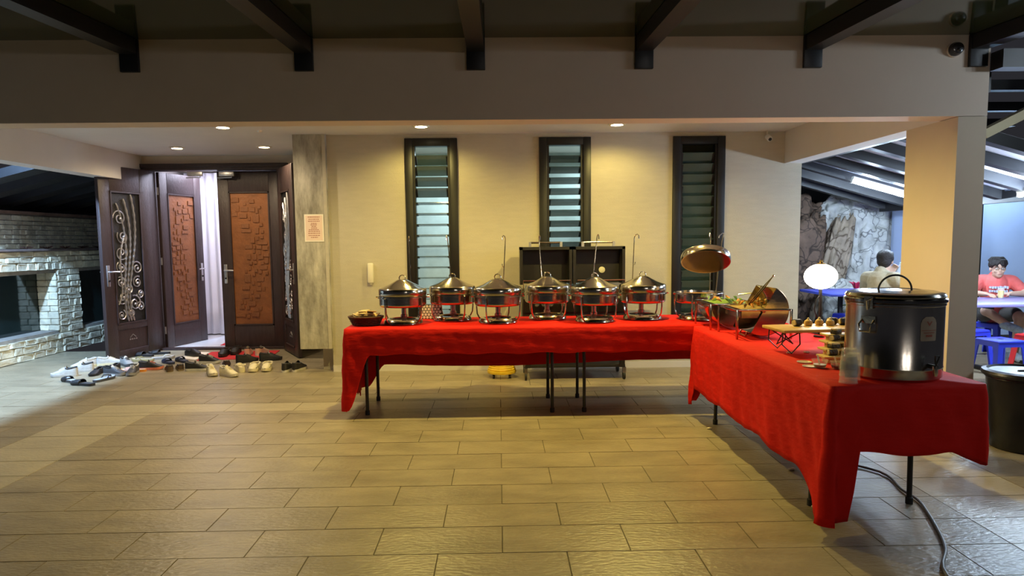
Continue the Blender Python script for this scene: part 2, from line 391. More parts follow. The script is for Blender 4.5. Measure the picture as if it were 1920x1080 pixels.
# ------------------------------------------------------------------ doors
fr = struct('trim_1', label='dark wooden door frame')
HL, HR, DY = -4.63, -2.93, 9.3
b = MB(); b.rbox(HL-.13, HL-.005, DY-.05, DY+.15, 0, 2.5, .01); b.build('jamb', M_wood, fr)
b = MB(); b.rbox(HR+.005, HR+.13, DY-.05, DY+.15, 0, 2.5, .01); b.build('jamb', M_wood, fr)
MB().rbox(HL-.13, HR+.13, DY-.055, DY+.15, 2.42, 2.5, .01).build('head', M_wood, fr)
MB().rbox(HL-.15, HR+.15, DY-.075, DY-.052, 2.455, 2.505, .008).build('head_moulding', M_wood, fr)
MB().box(HL, HR, DY+.0, DY+.12, 0, .028).build('threshold', M_wood, fr, False)
LW, LH, LT = .835, 2.405, .05
def spiral(cx, cz, r0, r1, a0, a1, n=26):
    return [(cx+(r0+(r1-r0)*i/n)*math.cos(a0+(a1-a0)*i/n), 0, cz+(r0+(r1-r0)*i/n)*math.sin(a0+(a1-a0)*i/n)) for i in range(n+1)]
def bez(p, n=22):
    out = []
    for i in range(n+1):
        t = i/n; a = (1-t)**3; b_ = 3*t*(1-t)**2; c = 3*t*t*(1-t); d = t**3
        out.append((a*p[0][0]+b_*p[1][0]+c*p[2][0]+d*p[3][0], 0, a*p[0][1]+b_*p[1][1]+c*p[2][1]+d*p[3][1]))
    return out
def beads(b_, pts, r):
    """beaded iron bar"""
    n = len(pts); b_.tube(pts, [r*(1.25 if i % 2 else .8) for i in range(n)], 6)
def handle(parent, x, z, y, s, lever=1):
    h = MB().rbox(x-.022, x+.022, min(y, y+s*.012), max(y, y+s*.012), z-.13, z+.13, .004).build('handle_plate', M_iron, parent)
    MB().tube([(x, y+s*.01, z+.05), (x, y+s*.055, z+.05), (x+lever*.04, y+s*.06, z+.05), (x+lever*.125, y+s*.058, z+.045)], .009, 8).build('lever', M_iron, h)
    MB().lathe([(0, 0), (.012, 0), (.012, .012), (0, .014)], 12).xf(Matrix.Translation((x, y+s*.012, z-.06)) @ Matrix.Rotation(-s*PI/2, 4, 'X')).build('keyhole', M_black, h)
def door(n, hinge, ang, mir, kind, label):
    """leaf runs along local +x from its hinge; ang turns it"""
    d = struct('door_%d' % n, (hinge[0], hinge[1], .012), ang, label)
    t = LT/2; W_ = LW
    if kind == 'grille': sl, sr, zb, zt = .17, .17, .43, 2.10
    else: sl, sr, zb, zt = .145, .145, .31, 2.13
    MB().rbox(0, sl, -t, t, 0, LH, .006).build('stile', M_wood, d)
    MB().rbox(W_-sr, W_, -t, t, 0, LH, .006).build('stile', M_wood, d)
    MB().rbox(sl, W_-sr, -t, t, zt, LH, .006).build('top_rail', M_wood, d)
    x0, x1 = sl, W_-sr
    if kind == 'grille':
        MB().rbox(x0, x1, -t, t, .36, zb, .006).build('middle_rail', M_wood, d)
        MB().rbox(x0, x1, -t, t, 0, .10, .006).build('bottom_rail', M_wood, d)
        lp = MB().box(x0, x1, -t+.014, t-.014, .10, .36).build('lower_panel', M_wood, d, False)
        MB().tube([(x0+.02, 0, .11), (x1-.02, 0, .11)], .012, 6).xf(Matrix.Translation((0, -t, 0))).build('moulding', M_wood, lp)
        em = MB(); cx_ = (x0+x1)/2
        for sgn in (-1, 1): em.tube([(cx_+sgn*.0, 0, .285), (cx_+sgn*.05, 0, .245)], .004, 5)
        for k in range(4): em.box(cx_-.062+k*.034, cx_-.062+k*.034+.022, -.004, .004, .215, .232)
        for s in (-1, 1): MB().add(em.v, em.f).xf(Matrix.Translation((0, s*(t-.012), 0))).build('emblem', M_iron, lp, False)
        MB().box(x0, x1, -.004, .004, zb, zt).build('mesh_back', M_mesh, d, False)
        g = MB()
        for s in (-1, 1):
            fm = MB(); 
            for (a, b_, c, e) in ((x0, x0+.02, zb, zt), (x1-.02, x1, zb, zt), (x0, x1, zb, zb+.02), (x0, x1, zt-.02, zt)): fm.box(a, b_, s*t-.006, s*t+.006, c, e)
            fm.build('grille_frame', M_wood, d, False)
        wx = x1-x0
        def X(u): return x0+.02+(wx-.04)*(1-u if mir else u)
        H = zt-zb
        curves = []
        for k in range(3):   # sweeping beaded leaves from the foot to the top corner
            curves.append(('b', bez([(X(.42+.10*k), zb+.03), (X(.85+.05*k), zb+H*.30), (X(-.12+.16*k), zb+H*.55), (X(.30+.27*k), zt-.03-.06*k)], 40)))
        curves.append(('b', bez([(X(.95), zb+.25), (X(.55), zb+.5), (X(1.05), zb+.7), (X(.62), zb+H*.66)], 30)))
        for (u, v, r, tw, st) in ((.74, .80, .105, 1, 0), (.66, .66, .095, -1, .6), (.74, .54, .110, 1, 2.2), (.78, .43, .08, -1, 1), (.2, .42, .09, 1, .4), (.22, .31, .08, -1, 2), (.35, .15, .105, 1, 1.2),
                                  (.78, .20, .095, -1, .3), (.15, .12, .07, 1, 0), (.85, .07, .07, 1, 2), (.82, .32, .07, 1, 1), (.13, .22, .06, -1, 0), (.55, .26, .06, 1, 2), (.5, .08, .06, -1, 1)):
            curves.append(('s', spiral(X(u), zb+H*v, r, .012, st, st+tw*PI*3.2, 30)))
        for k_, pts in curves:
            m_ = MB(); pts = [(min(max(p[0], x0+.022), x1-.022), 0, min(max(p[2], zb+.022), zt-.022)) for p in pts]
            if k_ == 'b': beads(m_, pts, .015)
            else: m_.tube(pts, .0088, 6); m_.sph((pts[-1][0], 0, pts[-1][2]), .018, 8, 6)
            for s in (-1, 1):
                MB().add(m_.v, m_.f).xf(Matrix.Translation((0, s*.012, 0))).build('scroll', M_iron, d)
    else:
        MB().rbox(x0, x1, -t, t, 0, zb, .006).build('bottom_rail', M_wood, d)
        pnl = MB().box(x0, x1, -.012, .012, zb, zt).build('copper_panel', M_copper, d, False)
        for s in (-1, 1):
            fm = MB()
            for (a, b_, c, e) in ((x0, x0+.018, zb, zt), (x1-.018, x1, zb, zt), (x0, x1, zb, zb+.018), (x0, x1, zt-.018, zt)): fm.box(a, b_, s*.02-.012, s*.02+.012, c, e)
            fm.build('bead_moulding', M_wood, d, False)
        rb = MB().rbox(-.5, .5, -.5, .5, -.5, .5, .06).mesh('relief_block', M_copper, False)
        rnd = random.Random(11); used = []; tries = 0
        while len(used) < 64 and tries < 3000:
            tries += 1
            w_, h_ = rnd.choice([(.05, .05), (.08, .06), (.06, .09), (.11, .07), (.09, .12), (.14, .05), (.04, .06)])
            v = rnd.uniform(.06, .94); u = rnd.gauss((.45 if kind == 'panel' else .5)+.20*math.sin(v*7+1), .13)
            cx_ = x0+.03+(x1-x0-.06)*min(max(u, .08), .92); cz = zb+(zt-zb)*v
            cx_ = min(max(cx_, x0+.025+w_/2), x1-.025-w_/2)
            if any(abs(cx_-a)*2 < w_+c-.004 and abs(cz-b_)*2 < h_+e-.004 for a, b_, c, e in used): continue
            used.append((cx_, cz, w_, h_))
            for s in (-1, 1):
                o = link('relief_block', rb, pnl, (cx_, s*.013, cz)); o.scale = (w_-.009, .014+rnd.random()*.012, h_-.009)
    for s in (-1, 1): handle(d, W_-.065, 1.02 if kind != 'grille' else 1.05, s*t, s, -1)
    for z in (.25, 1.2, 2.15): MB().tube([(0, -.0, z-.05), (0, 0, z+.05)], .012, 8).xf(Matrix.Translation((-.004, 0, 0))).build('hinge', M_iron, d)
    return d
def ang(h, f): return math.atan2(f[1]-h[1], f[0]-h[0])
hA, hB, hC, hD = (HL-.01, DY-.075), (HL+.022, DY+.13), (HR-.03, DY+.12), (HR+.02, DY-.075)
door(1, hA, ang(hA, (-4.84, 8.44)), False, 'grille', 'dark wooden outer door with silver scroll grille, swung open on the left')
door(2, hB, ang(hB, (-4.40, 10.25)), False, 'panel', 'inner wooden door with lit copper relief panel, swung inwards before the curtain')
door(3, hC, PI, True, 'panel', 'closed inner wooden door with shaded copper relief panel')
door(4, hD, ang(hD, (-2.50, 8.50)), True, 'grille', 'outer scroll grille door seen almost edge-on, swung open beside the concrete panel')
for (px_, lab) in (((-4.02, 9.36), 'metal door closer above the gap of the doorway'), ((-3.62, 9.40), 'metal door closer over the closed copper door')):
    c = thing('door_closer', lab, 'door closer', (px_[0], px_[1]-.09, 2.40), 0, 'door closers under the door head')
    MB().rbox(-.10, .10, -.03, .03, -.06, 0, .006).build('body', M_iron, c)
    MB().tube([(.06, -.0, -.06), (.06, 0, -.075), (-.14, .03, -.075)], .007, 6).build('arm', M_iron, c)

# ------------------------------------------------------------------ ceiling downlights
for i, (x, y, p, c_) in enumerate(DL):
    lab = ['recessed ceiling downlight nearest the left beam, before the door', 'recessed ceiling downlight above the first two chafing dishes', 'recessed ceiling downlight above the barbecue right side',
           'left of the two recessed downlights close to the door', 'right of the two recessed downlights close to the door'] + ['recessed downlight hidden behind the front beam, towards the door', 'recessed downlight hidden behind the front beam, in the middle', 'recessed downlight hidden behind the front beam, towards the pillar']
    d = thing('downlight', lab[i], 'downlight', (x, y, CEIL), 0, 'recessed porch downlights')
    MB().ring([(.062, -.001), (.09, -.001), (.09, -.006), (.062, -.014)], 28).build('trim_ring', M_trimring, d)
    MB().lathe([(0, -.011), (.04, -.010), (.061, -.004), (.061, -.001), (0, -.001)], 28).build('lens', M_lens, d)
sp = MB().lathe([(0, -.02), (.02, -.018), (.03, 0), (0, 0)], 16).build('sprinkler', M_trimring, None, True, at(487, 245, Z=CEIL)); tag(sp, 'small sensor on the ceiling before the door', 'sensor')

# ------------------------------------------------------------------ glass canopy over the courtyard
cp = thing('glass_canopy', 'black-framed tinted glass canopy over the courtyard', 'canopy')
SL = .047; GY0 = -2.2
def gz(y): return 2.805-SL*(4.73-y)
RX = [-3.6, -2.44, -1.286, -.139, .993, 2.137, 3.27]
for x in RX:
    if x > -3.5:
        MB().rbox(x-.062, x+.062, 4.70, 4.729, 2.59, 2.803, .004).build('end_plate', M_black, cp)
    b = MB(); y0, y1 = GY0, 4.70
    b.add([(x+s*.055, y, gz(y)-.004-h) for y in (y0, y1) for h in (0, .095) for s in (-1, 1)], [(0, 1, 3, 2), (4, 6, 7, 5), (0, 4, 5, 1), (2, 3, 7, 6), (0, 2, 6, 4), (1, 5, 7, 3)])
    b.build('rafter', M_black, cp, False)
gx = [-5.0]+RX+[4.45, 5.6]
for x0, x1 in zip(gx, gx[1:]):
    MB().add([(x, y, gz(y)+h) for y in (GY0, 4.73) for h in (0, .012) for x in (x0+.002, x1-.002)], [(0, 1, 3, 2), (4, 6, 7, 5), (0, 4, 5, 1), (2, 3, 7, 6), (0, 2, 6, 4), (1, 5, 7, 3)]).build('glass_panel', M_glassroof, cp, False)
# outer steelwork on the right of the pillar
sb = thing('steel_gutter_frame', 'black steel frame with cream beam beyond the pillar top', 'steel frame')
c0, c1 = at(1852, 247, Y=5.5), at(1935, 205, Y=5.5); cd = (c1-c0)
MB().obox(c0+cd*1.2, cd*1.35, (0, .05, 0), Vector((-cd.z, 0, cd.x)).normalized()*.035).build('cream_beam', mat('cream_paint', (.62, .55, .36), .6, var=.05), sb, False)
MB().box(3.36, 5.4, 4.6, 4.72, 2.56, 2.68).build('cross_beam', M_black, sb, False)
MB().box(3.38, 3.50, 4.9, 9.6, 2.46, 2.60).build('wall_plate', M_black, sb, False)
for k in range(4): MB().box(3.5, 5.5, 5.5+k*.9, 5.58+k*.9, 2.60, 2.68).build('strut', M_black, sb, False)

# ------------------------------------------------------------------ lean-to roofs
def leanto(name, lab, x0, x1, z0, sl, ys, yend, rafter, sheetm):
    t = thing(name, lab, 'roof'); s = 1 if x1 > x0 else -1
    z1 = z0-sl*abs(x1-x0)
    for a, b_ in zip(ys, ys[1:]):
        MB().add([(x, y, (z0 if x == x0 else z1)+h) for x in (x0, x1) for y in (a+.003, b_-.003) for h in (0, .015)], [(0, 1, 3, 2), (4, 6, 7, 5), (0, 4, 5, 1), (2, 3, 7, 6), (0, 2, 6, 4), (1, 5, 7, 3)]).build('roof_sheet', sheetm, t, False)
    for y in ys:
        MB().add([(x, y+dy, (z0 if x == x0 else z1)-.005-h) for x in (x0, x1) for dy in (-rafter/2, rafter/2) for h in (0, .10)], [(0, 1, 3, 2), (4, 6, 7, 5), (0, 4, 5, 1), (2, 3, 7, 6), (0, 2, 6, 4), (1, 5, 7, 3)]).build('rafter', M_black, t, False)
    MB().box(x1-.04, x1+.04, ys[0]-.1, ys[-1]+.1, z1-.13, z1-.006).build('eave_beam', M_black, t, False)
    MB().box(x0-.03, x0+.03, ys[0]-.1, ys[-1]+.1, z0-.14, z0-.006).build('ridge_beam', M_black, t, False)
    return t
leanto('lean_to_roof', 'pale lean-to roof on black rafters beyond the pillar', 3.55, 5.4, 2.44, .28, [5.65+.55*k for k in range(8)], 9.7, .10, M_roofsheet)
leanto('lean_to_roof', 'dim lean-to roof on black rafters above the stone wall', -5.0, -7.6, 2.42, .25, [7.85+.62*k for k in range(7)], 11.5, .26, M_roofsheet)
# tube lamps, real ones and added fill
def tubelamp(lab, c, dirv, L=1.2):
    dirv = Vector(dirv).normalized(); c = Vector(c); t = thing('tube_lamp', lab, 'lamp', c, 0)
    a, b_ = -dirv*L/2, dirv*L/2; up = Vector((0, 0, 1))-dirv*dirv.z; up.normalize()
    MB().obox(up*.045, dirv*(L/2), dirv.cross(up)*.03, up*.018).build('housing', M_paperw, t, False)
    MB().tube([a*.97, b_*.97], .015, 10).build('tube', M_tubeon, t)
    for q_ in (a, b_): MB().obox(q_*.985+up*.012, dirv*.012, dirv.cross(up)*.022, up*.03).build('end_cap', M_trimring, t, False)
tubelamp('lit fluorescent tube under the lean-to roof by the rocks', (4.85, 8.28, 1.95), (1, 0, -.28))
tubelamp('fluorescent tube under the lean-to roof near the front', (5.2, 6.2, 1.84), (0, 1, 0))
tubelamp('fluorescent tube under the glass canopy beside the urn table', (4.75, 3.1, 2.63), (0, 1, 0))
tubelamp('added fluorescent tube brightening the pale blue wall', (7.0, 9.18, 2.24), (1, 0, 0))
tubelamp('added fill-light tube under the glass canopy behind the viewer', (2.2, -1.0, 2.36), (1, 0, 0))
fl = thing('flood_lamp', 'flood lamp on a bracket above the left side beam', 'lamp', (-5.20, 6.3, 3.02))
MB().rbox(-.10, .10, -.12, .12, .02, .07, .008).build('lamp_head', M_blacksteel, fl)
MB().box(-.085, .085, -.105, .105, .012, .0195).build('lamp_glass', M_tubeon, fl, False)
MB().tube([(.08, 0, .05), (.30, 0, .05), (.30, 0, -.25)], .015, 8).build('bracket', M_blacksteel, fl)

# ------------------------------------------------------------------ stone wall on the left
SX = -5.95
sw = tag(MB().box(SX-.32, SX-.03, 6.6, 12.2, 0, .30).box(SX-.32, SX-.03, 6.6, 12.2, 1.08, 1.37).box(SX-.32, SX-.03, 9.28, 9.80, .30, 1.08).box(SX-.32, SX-.03, 10.9, 12.2, .30, 1.08).box(SX-.32, SX-.03, 6.6, 7.7, .30, 1.08)
         .build('wall_stone', M_mortar, None, False), 'pale stone-clad wall with two dark glass recesses', None, None, 'structure')
variants = []
for k in range(6):
    rnd = random.Random(k); t = MB(); n1, n2 = 4, 2
    t.rbox(-.5, .5, -.5, .5, -.5, .5, .09)
    t.v = [(x+(rnd.uniform(-.22, .12) if x > .3 else 0), y+rnd.uniform(-.03, .03), z+rnd.uniform(-.05, .05)) for x, y, z in t.v]
    variants.append(t.mesh('stone', M_stone, False))
def course(z, h, y0, y1, seed, lmin=.14, lmax=.36, dep=.05, xs=SX, par=None):
    rnd = random.Random(seed); y = y0
    while y < y1-.02:
        l = min(rnd.uniform(lmin, lmax), y1-y)
        if y1-y-l < .07: l = y1-y
        o = link('stone', variants[rnd.randrange(6)], par or sw, (xs-.03, y+l/2, z+h/2)); o.scale = (dep+rnd.uniform(0, .02), l-.008, h-.008); y += l
z = 0; k = 0
while z < 1.36:
    h = [.085, .10, .075, .095, .075, .09][k % 6]
    if z+h > 1.37: h = 1.37-z
    if z+h <= .33 or z >= 1.05: course(z, h, 7.75, 10.75, k)
    else: course(z, h, 9.30, 9.80, k)
    z += h; k += 1
# the dark glass in the recesses and the reveal of the nearer one
for (y0, y1, d, lab) in ((7.7, 9.28, .26, 'wide dark glass recess'), (9.80, 10.9, .10, 'narrow dark glass recess')):
    MB().box(SX-.34, SX-d, y0, y1, .28, 1.10).build('dark_glass', M_tank, sw, False)
z = .30; k = 80
while z < 1.06:
    h = [.085, .10, .075][k % 3]; xx = SX-.26
    for l in ((.12, .14), (.15, .11))[k % 2]:
        o = link('stone', variants[k % 6], sw, (xx+l/2, 9.275, z+h/2)); o.rotation_euler = (0, 0, -PI/2); o.scale = (.03, l-.006, h-.008); xx += l
    z += h; k += 1
M_ledge = mat('ledge', (.16, .12, .11), .7, var=.2, scale=8)
MB().rbox(SX-.42, SX+.03, 6.6, 12.2, 1.372, 1.40, .006).build('ledge', M_ledge, sw)
up = tag(MB().box(SX-.62, SX-.40, 6.6, 12.2, 1.37, 1.86).build('wall_stone_upper', M_mortar, None, False), 'rough stone upper wall behind the ledge', None, None, 'structure')
z = 1.40; k = 50
while z < 1.85:
    h = min([.062, .055, .07][k % 3], 1.86-z)
    if h < .02: break
    course(z, h, 7.9, 11.6, k, .10, .24, .045, SX-.38, up); z += h; k += 1
MB().box(SX-.65, SX-.36, 6.6, 12.2, 1.862, 1.90).build('coping', mat('brown_coping', (.34, .22, .17), .8, var=.2, scale=8), up, False)
M_brown = mat('dried_leaf', (.15, .07, .05), .8, var=.3, scale=20)
for k in range(5):
    y = 9.0+.40*k
    t = thing('withered_plant', 'small withered plant on the stone wall ledge, %s from the left' % ['first', 'second', 'third', 'fourth', 'fifth'][k], 'plant', (SX-.18, y, 1.40), k, 'withered plants along the ledge')
    rnd = random.Random(k)
    for j in range(6):
        a = j*PI/3+rnd.random(); r = .05+rnd.random()*.04
        MB().tube([(0, 0, 0), (r*.5*math.cos(a), r*.5*math.sin(a), .022), (r*math.cos(a), r*math.sin(a), .018+rnd.random()*.02)], [.004, .009, .003], 5).build('leaf', M_brown, t)

# ------------------------------------------------------------------ folding tables
TZ = .735
M_top = mat('table_plastic', (.55, .55, .53), .6, var=.05)
def folding_table(lab, x0, x1, y0, y1, along, legs):
    t = thing('folding_table', lab, 'table', ((x0+x1)/2, (y0+y1)/2, 0), 0, 'folding tables under the red cloths')
    hx, hy = (x1-x0)/2, (y1-y0)/2
    MB().rbox(-hx, hx, -hy, hy, TZ-.045, TZ, .012).build('tabletop', M_top, t)
    for s, q in legs:
        a = (s*(hx-.13) if along == 'x' else s*(hy-.38 if s < 0 else hy-.24))
        sp_ = (hy-.11 if along == 'x' else hx-.085)
        ends = []
        for e in (-1, 1):
            if along == 'x': p = [(a-s*.0, e*sp_*.80, TZ-.05), (a-s*.0, e*sp_*.86, .55), (a, e*sp_, .42), (a, e*sp_, .01)]
            else: p = [(e*sp_*.55, a-.02, TZ-.05), (e*sp_*.62, a, .50), (e*sp_*.98, a, .36), (e*sp_, a, .01)]
            l = MB().tube(p, .014, 10).build('leg', M_blacksteel, t)
            MB().lathe([(.019, 0), (.019, .035), (.014, .04)], 12, (p[-1][0], p[-1][1], 0)).build('rubber_foot', M_rubber, l)
            ends.append(p)
        MB().tube([ends[0][1], ends[1][1]], .010, 8).build('crossbar', M_blacksteel, t)
        br = [(ends[0][1][0]+ends[1][1][0])/2, (ends[0][1][1]+ends[1][1][1])/2, .55]
        tgt = (br[0]-s*.28, br[1], TZ-.05) if along == 'x' else (br[0], br[1]-s*.28, TZ-.05)
        MB().tube([br, tgt], .008, 8).build('brace', M_blacksteel, t)
    return t
folding_table('folding table under the chafing dishes, on the side of the bread basket', -1.25, .565, 5.54, 6.28, 'x', ((-1, 0), (1, 0)))
folding_table('folding table under the chafing dishes, before the barbecue', .575, 2.36, 5.54, 6.28, 'x', ((-1, 0), (1, 0)))
folding_table('folding table under the steel urn and the food boards', 1.59, 2.30, 3.18, 5.44, 'y', ((-1, 0), (1, 0)))

def sm(t): t = min(max(t, 0), 1); return t*t*(3-2*t)
def cloth(name, lab, x0, x1, y0, y1, hem, seed, ztop=TZ+.006):
    """cloth laid over a table: hem(side, u) gives the height of its lower edge; sides run front, right, back, left"""
    per = []; r = .02; st = .022
    def side(p, q, n, s):
        L = (Vector(q)-Vector(p)).length; k = max(int(L/st), 2)
        for i in range(k): u = (i+.5)/k; per.append((p[0]+(q[0]-p[0])*u, p[1]+(q[1]-p[1])*u, n[0], n[1], hem(s, u), s, u*L, L))
    def corner(c, a0, s0, s1):
        for i in range(5):
            a = a0+PI/2*(i+.5)/5; h = hem(s0, 1)*(1-i/4)+hem(s1, 0)*i/4
            per.append((c[0]+r*math.cos(a), c[1]+r*math.sin(a), math.cos(a), math.sin(a), h, -1, 0, 1))
    side((x0+r, y0), (x1-r, y0), (0, -1), 0); corner((x1-r, y0+r), -PI/2, 0, 1)
    side((x1, y0+r), (x1, y1-r), (1, 0), 1); corner((x1-r, y1-r), 0, 1, 2)
    side((x1-r, y1), (x0+r, y1), (0, 1), 2); corner((x0+r, y1-r), PI/2, 2, 3)
    side((x0, y1-r), (x0, y0+r), (-1, 0), 3); corner((x0+r, y0+r), PI, 3, 0)
    n = len(per); R = 16; v = []; f = []
    rnd = random.Random(seed); ph = [rnd.uniform(0, 6) for _ in range(6)]
    arc = 0
    for j in range(R+1):
        t = j/R; arc = 0
        for i, (x, y, nx, ny, h, s, d, L) in enumerate(per):
            if i: arc += math.hypot(x-per[i-1][0], y-per[i-1][1])
            zz = ztop+(h-ztop)*t
            drop = ztop-zz
            lng = min((ztop-h)/.7, 1)
            o = .010*sm(t*5)+drop*(.055*(math.sin(arc*9+ph[0])*.35+math.sin(arc*17+ph[1])*.22*lng+math.sin(arc*31+ph[2])*.12*lng)+.015)
            o += .004*math.sin(arc*41+zz*22+ph[3])*sm(t*3)*lng+.0012*math.sin(zz*60+arc*5+ph[4])*sm(t*3)
            if s == -1: o += drop*.04
            # edge roll
            v.append((x+nx*o, y+ny*o, zz if t > 0 else ztop))
    for j in range(R):
        f += [(j*n+i, j*n+(i+1) % n, (j+1)*n+(i+1) % n, (j+1)*n+i) for i in range(n)]
    f.append(tuple(range(n)))
    o = MB().add(v, f).build(name, M_red)
    for e in o.data.edges: e.use_edge_sharp = False
    solid(o, .0025, 1)
    return tag(o, lab, 'tablecloth')
def hemA(s, u):
    if s == 0: d = u*3.65; return .53-.46*sm(1-d/.20)+.006*math.sin(u*60)
    if s == 1: return .45
    if s == 2: return .30+.02*math.sin(u*7)-.22*sm((u-.95)/.05)
    return .085+.022*math.sin(u*26)+.018*math.sin(u*61)-.02*u
def hemB(s, u):
    if s == 0: d = u*.75; return .07+.345*sm((d-.085)/.045)+.012*math.sin(u*9)-.05*sm((u-.75)/.25)
    if s == 1: return .34-.03*sm(u*4)
    if s == 2: return .42-.30*sm((u-.8)/.2)
    d = (1-u)*2.28; return .25-.18*sm(1-d/.30)-.15*sm(1-(2.28-d)/.12)+.012*math.sin(u*22)
cloth('tablecloth', 'long red tablecloth under the row of chafing dishes', -1.27, 2.38, 5.53, 6.30, hemA, 3)
cloth('tablecloth', 'red tablecloth hanging to the floor at one corner, under the steel urn', 1.57, 2.32, 3.16, 5.46, hemB, 5)
TT = TZ+.0075

# ------------------------------------------------------------------ round chafing dishes
M_pit = mat('burner_dark', (.10, .09, .08), .5, .6)
def chafer(lab, x, y, rz, lean, lid=True, z=TT):
    c = thing('chafing_dish', lab, 'chafing dish', (x, y, z), 0, 'round chafing dishes on the long table')
    MB().ring([(.115, 0), (.160, 0), (.168, .010), (.163, .030), (.150, .045), (.125, .047), (.115, .040)], 40).build('base_ring', M_steel, c)
    MB().lathe([(.118, .004), (.118, .020), (.045, .022), (.04, .03), (0, .03)], 32).build('drip_tray', M_steel, c)
    MB().lathe([(.030, .028), (.030, .075), (.022, .080), (.022, .165), (0, .165)], 20, (.0, .05, 0)).build('burner_stem', M_brushed, c)
    MB().lathe([(0, .148), (.15, .148), (.186, .152), (.197, .161), (.200, .171), (.200, .175), (.200, .228), (.200, .232), (.206, .236), (.206, .244), (.192, .244), (.188, .20), (.15, .185), (0, .183)], 48).build('pan', M_steel, c)
    for k in range(4):
        a = rz+PI/4+k*PI/2; ca, sa = math.cos(a), math.sin(a)
        MB().tube([(ca*r_, sa*r_, z_) for r_, z_ in ((.200, .236), (.211, .228), (.211, .13), (.205, .07), (.185, .035), (.160, .018))], .0065, 8).build('leg', M_steel, c)
    MB().ring([(.203, .226), (.214, .228), (.214, .236), (.203, .238)], 48).build('support_ring', M_steel, c)
    a = rz+PI
    for a in (PI+rz*.3, rz*.3):
        h = MB().tube([(math.cos(a)*.205, math.sin(a)*.205, .232), (math.cos(a)*.228, math.sin(a)*.228, .232)], .007, 8).build('side_knob', M_steel, c)
    if lid: chafer_lid(c, Matrix())
    ra = PI/2+lean[0]; bx, by = math.cos(ra)*.215, math.sin(ra)*.215
    tx, top = lean[1], .72
    pts = [(bx, by, .20)]+[(bx+(tx)*k/6, by, .20+(top-.20)*k/6) for k in range(1, 7)]
    hk = lean[2]
    pts += [(bx+tx+hk*.010, by-.008, top+.022), (bx+tx+hk*.030, by-.016, top+.030), (bx+tx+hk*.045, by-.020, top+.018), (bx+tx+hk*.046, by-.022, top-.012)]
    r_ = MB().tube(pts, .0042, 8).build('lid_rod', M_steel, c)
    MB().tube([(bx+tx*.45, by, .47), (bx+tx*.45+hk*.018, by-.006, .475), (bx+tx*.45+hk*.024, by-.006, .50)], .003, 6).build('hook', M_steel, r_)
    return c
def chafer_lid(parent, M, loose=None):
    b = MB().lathe([(.190, .246), (.200, .246), (.204, .258), (.204, .298), (.198, .308), (.182, .314), (.13, .333), (.085, .356), (.050, .376), (.030, .384), (0, .387)], 48)
    b2 = MB().lathe([(.190, .246), (.194, .258), (.194, .294), (.176, .308), (.12, .336), (.05, .374), (0, .384)], 48)
    hd = MB().tube([(-.026, 0, .386), (-.026, 0, .400), (-.018, 0, .414), (0, 0, .420), (.018, 0, .414), (.026, 0, .400), (.026, 0, .386)], .0045, 8)
    if loose: b.build('dome', M_steel, loose); b2.build('inner_face', M_brushed, loose); hd.build('lid_handle', M_steel, loose); return
    l = b.build('lid', M_steel, parent); hd.build('lid_handle', M_steel, l)
order = ['first', 'second', 'third', 'fourth', 'fifth', 'sixth']
CD = [(-.83, 5.86, .15, (-.25, -.02, .2)), (-.418, 6.075, -.2, (0.05, -.04, -.25)), (-.014, 5.855, .3, (-.2, .03, -.6)), (.43, 6.085, .0, (.12, -.035, .2)), (.82, 5.845, .1, (.0, .05, .3)), (1.262, 5.985, -.1, (.25, .02, .8))]
for k, (x, y, rz, ln) in enumerate(CD):
    chafer('closed round steel chafing dish, %s from the bread basket' % order[k], x, y, rz, ln)
c7 = chafer('open round steel chafing dish with its lid hung up on the rod', 1.735, 5.90, .25, (-.75, .0, -.4), False)
MB().lathe([(0, .195), (.10, .205), (.185, .225), (.188, .20), (0, .19)], 24, sx=1, sy=1).build('food', mat('stewed_food', (.22, .10, .03), .5, var=.5, scale=30, bump=.8, bscale=60), c7)
ld = thing('hanging_lid', 'steel dish lid hung tilted above the open chafing dish', 'lid', at(1323, 478, Y=5.72), 0)
ld.rotation_euler = (-.50, .14, 0)
def place_lid():
    b = MB().lathe([(.190, -.07), (.200, -.07), (.203, -.058), (.203, -.02), (.196, -.008), (.178, 0), (.13, .022), (.085, .046), (.050, .066), (.030, .074), (0, .077)], 48)
    b.build('dome', M_steel, ld)
    MB().lathe([(.190, -.07), (.194, -.058), (.194, -.022), (.176, -.008), (.12, .02), (.05, .058), (0, .068)], 48).build('inner_face', mat('reflection_tint_steel', (.50, .33, .17), .14, 1), ld)  # copper tint stands in for warm light reflected in the underside
    MB().tube([(-.026, 0, .070), (-.026, 0, .084), (-.018, 0, .098), (0, 0, .104), (.018, 0, .098), (.026, 0, .084), (.026, 0, .070)], .0045, 8).build('lid_handle', M_steel, ld)
place_lid()
# crook of the rod that carries the lid
p0 = at(1346, 560, Y=6.02); p1 = at(1352, 452, Y=6.02)
hkp = MB().tube([(p0.x, 6.08, .97), (p0.x+.01, 6.05, 1.2), (p1.x, 6.0, 1.42), (p1.x-.015, 5.9, 1.485), (p1.x-.06, 5.80, 1.492), (p1.x-.10, 5.76, 1.47), (p1.x-.11, 5.74, 1.45)], .0045, 8).build('lid_crook', M_steel, c7)
hkp.matrix_parent_inverse = Matrix.Translation((-1.735, -5.90, -TT))

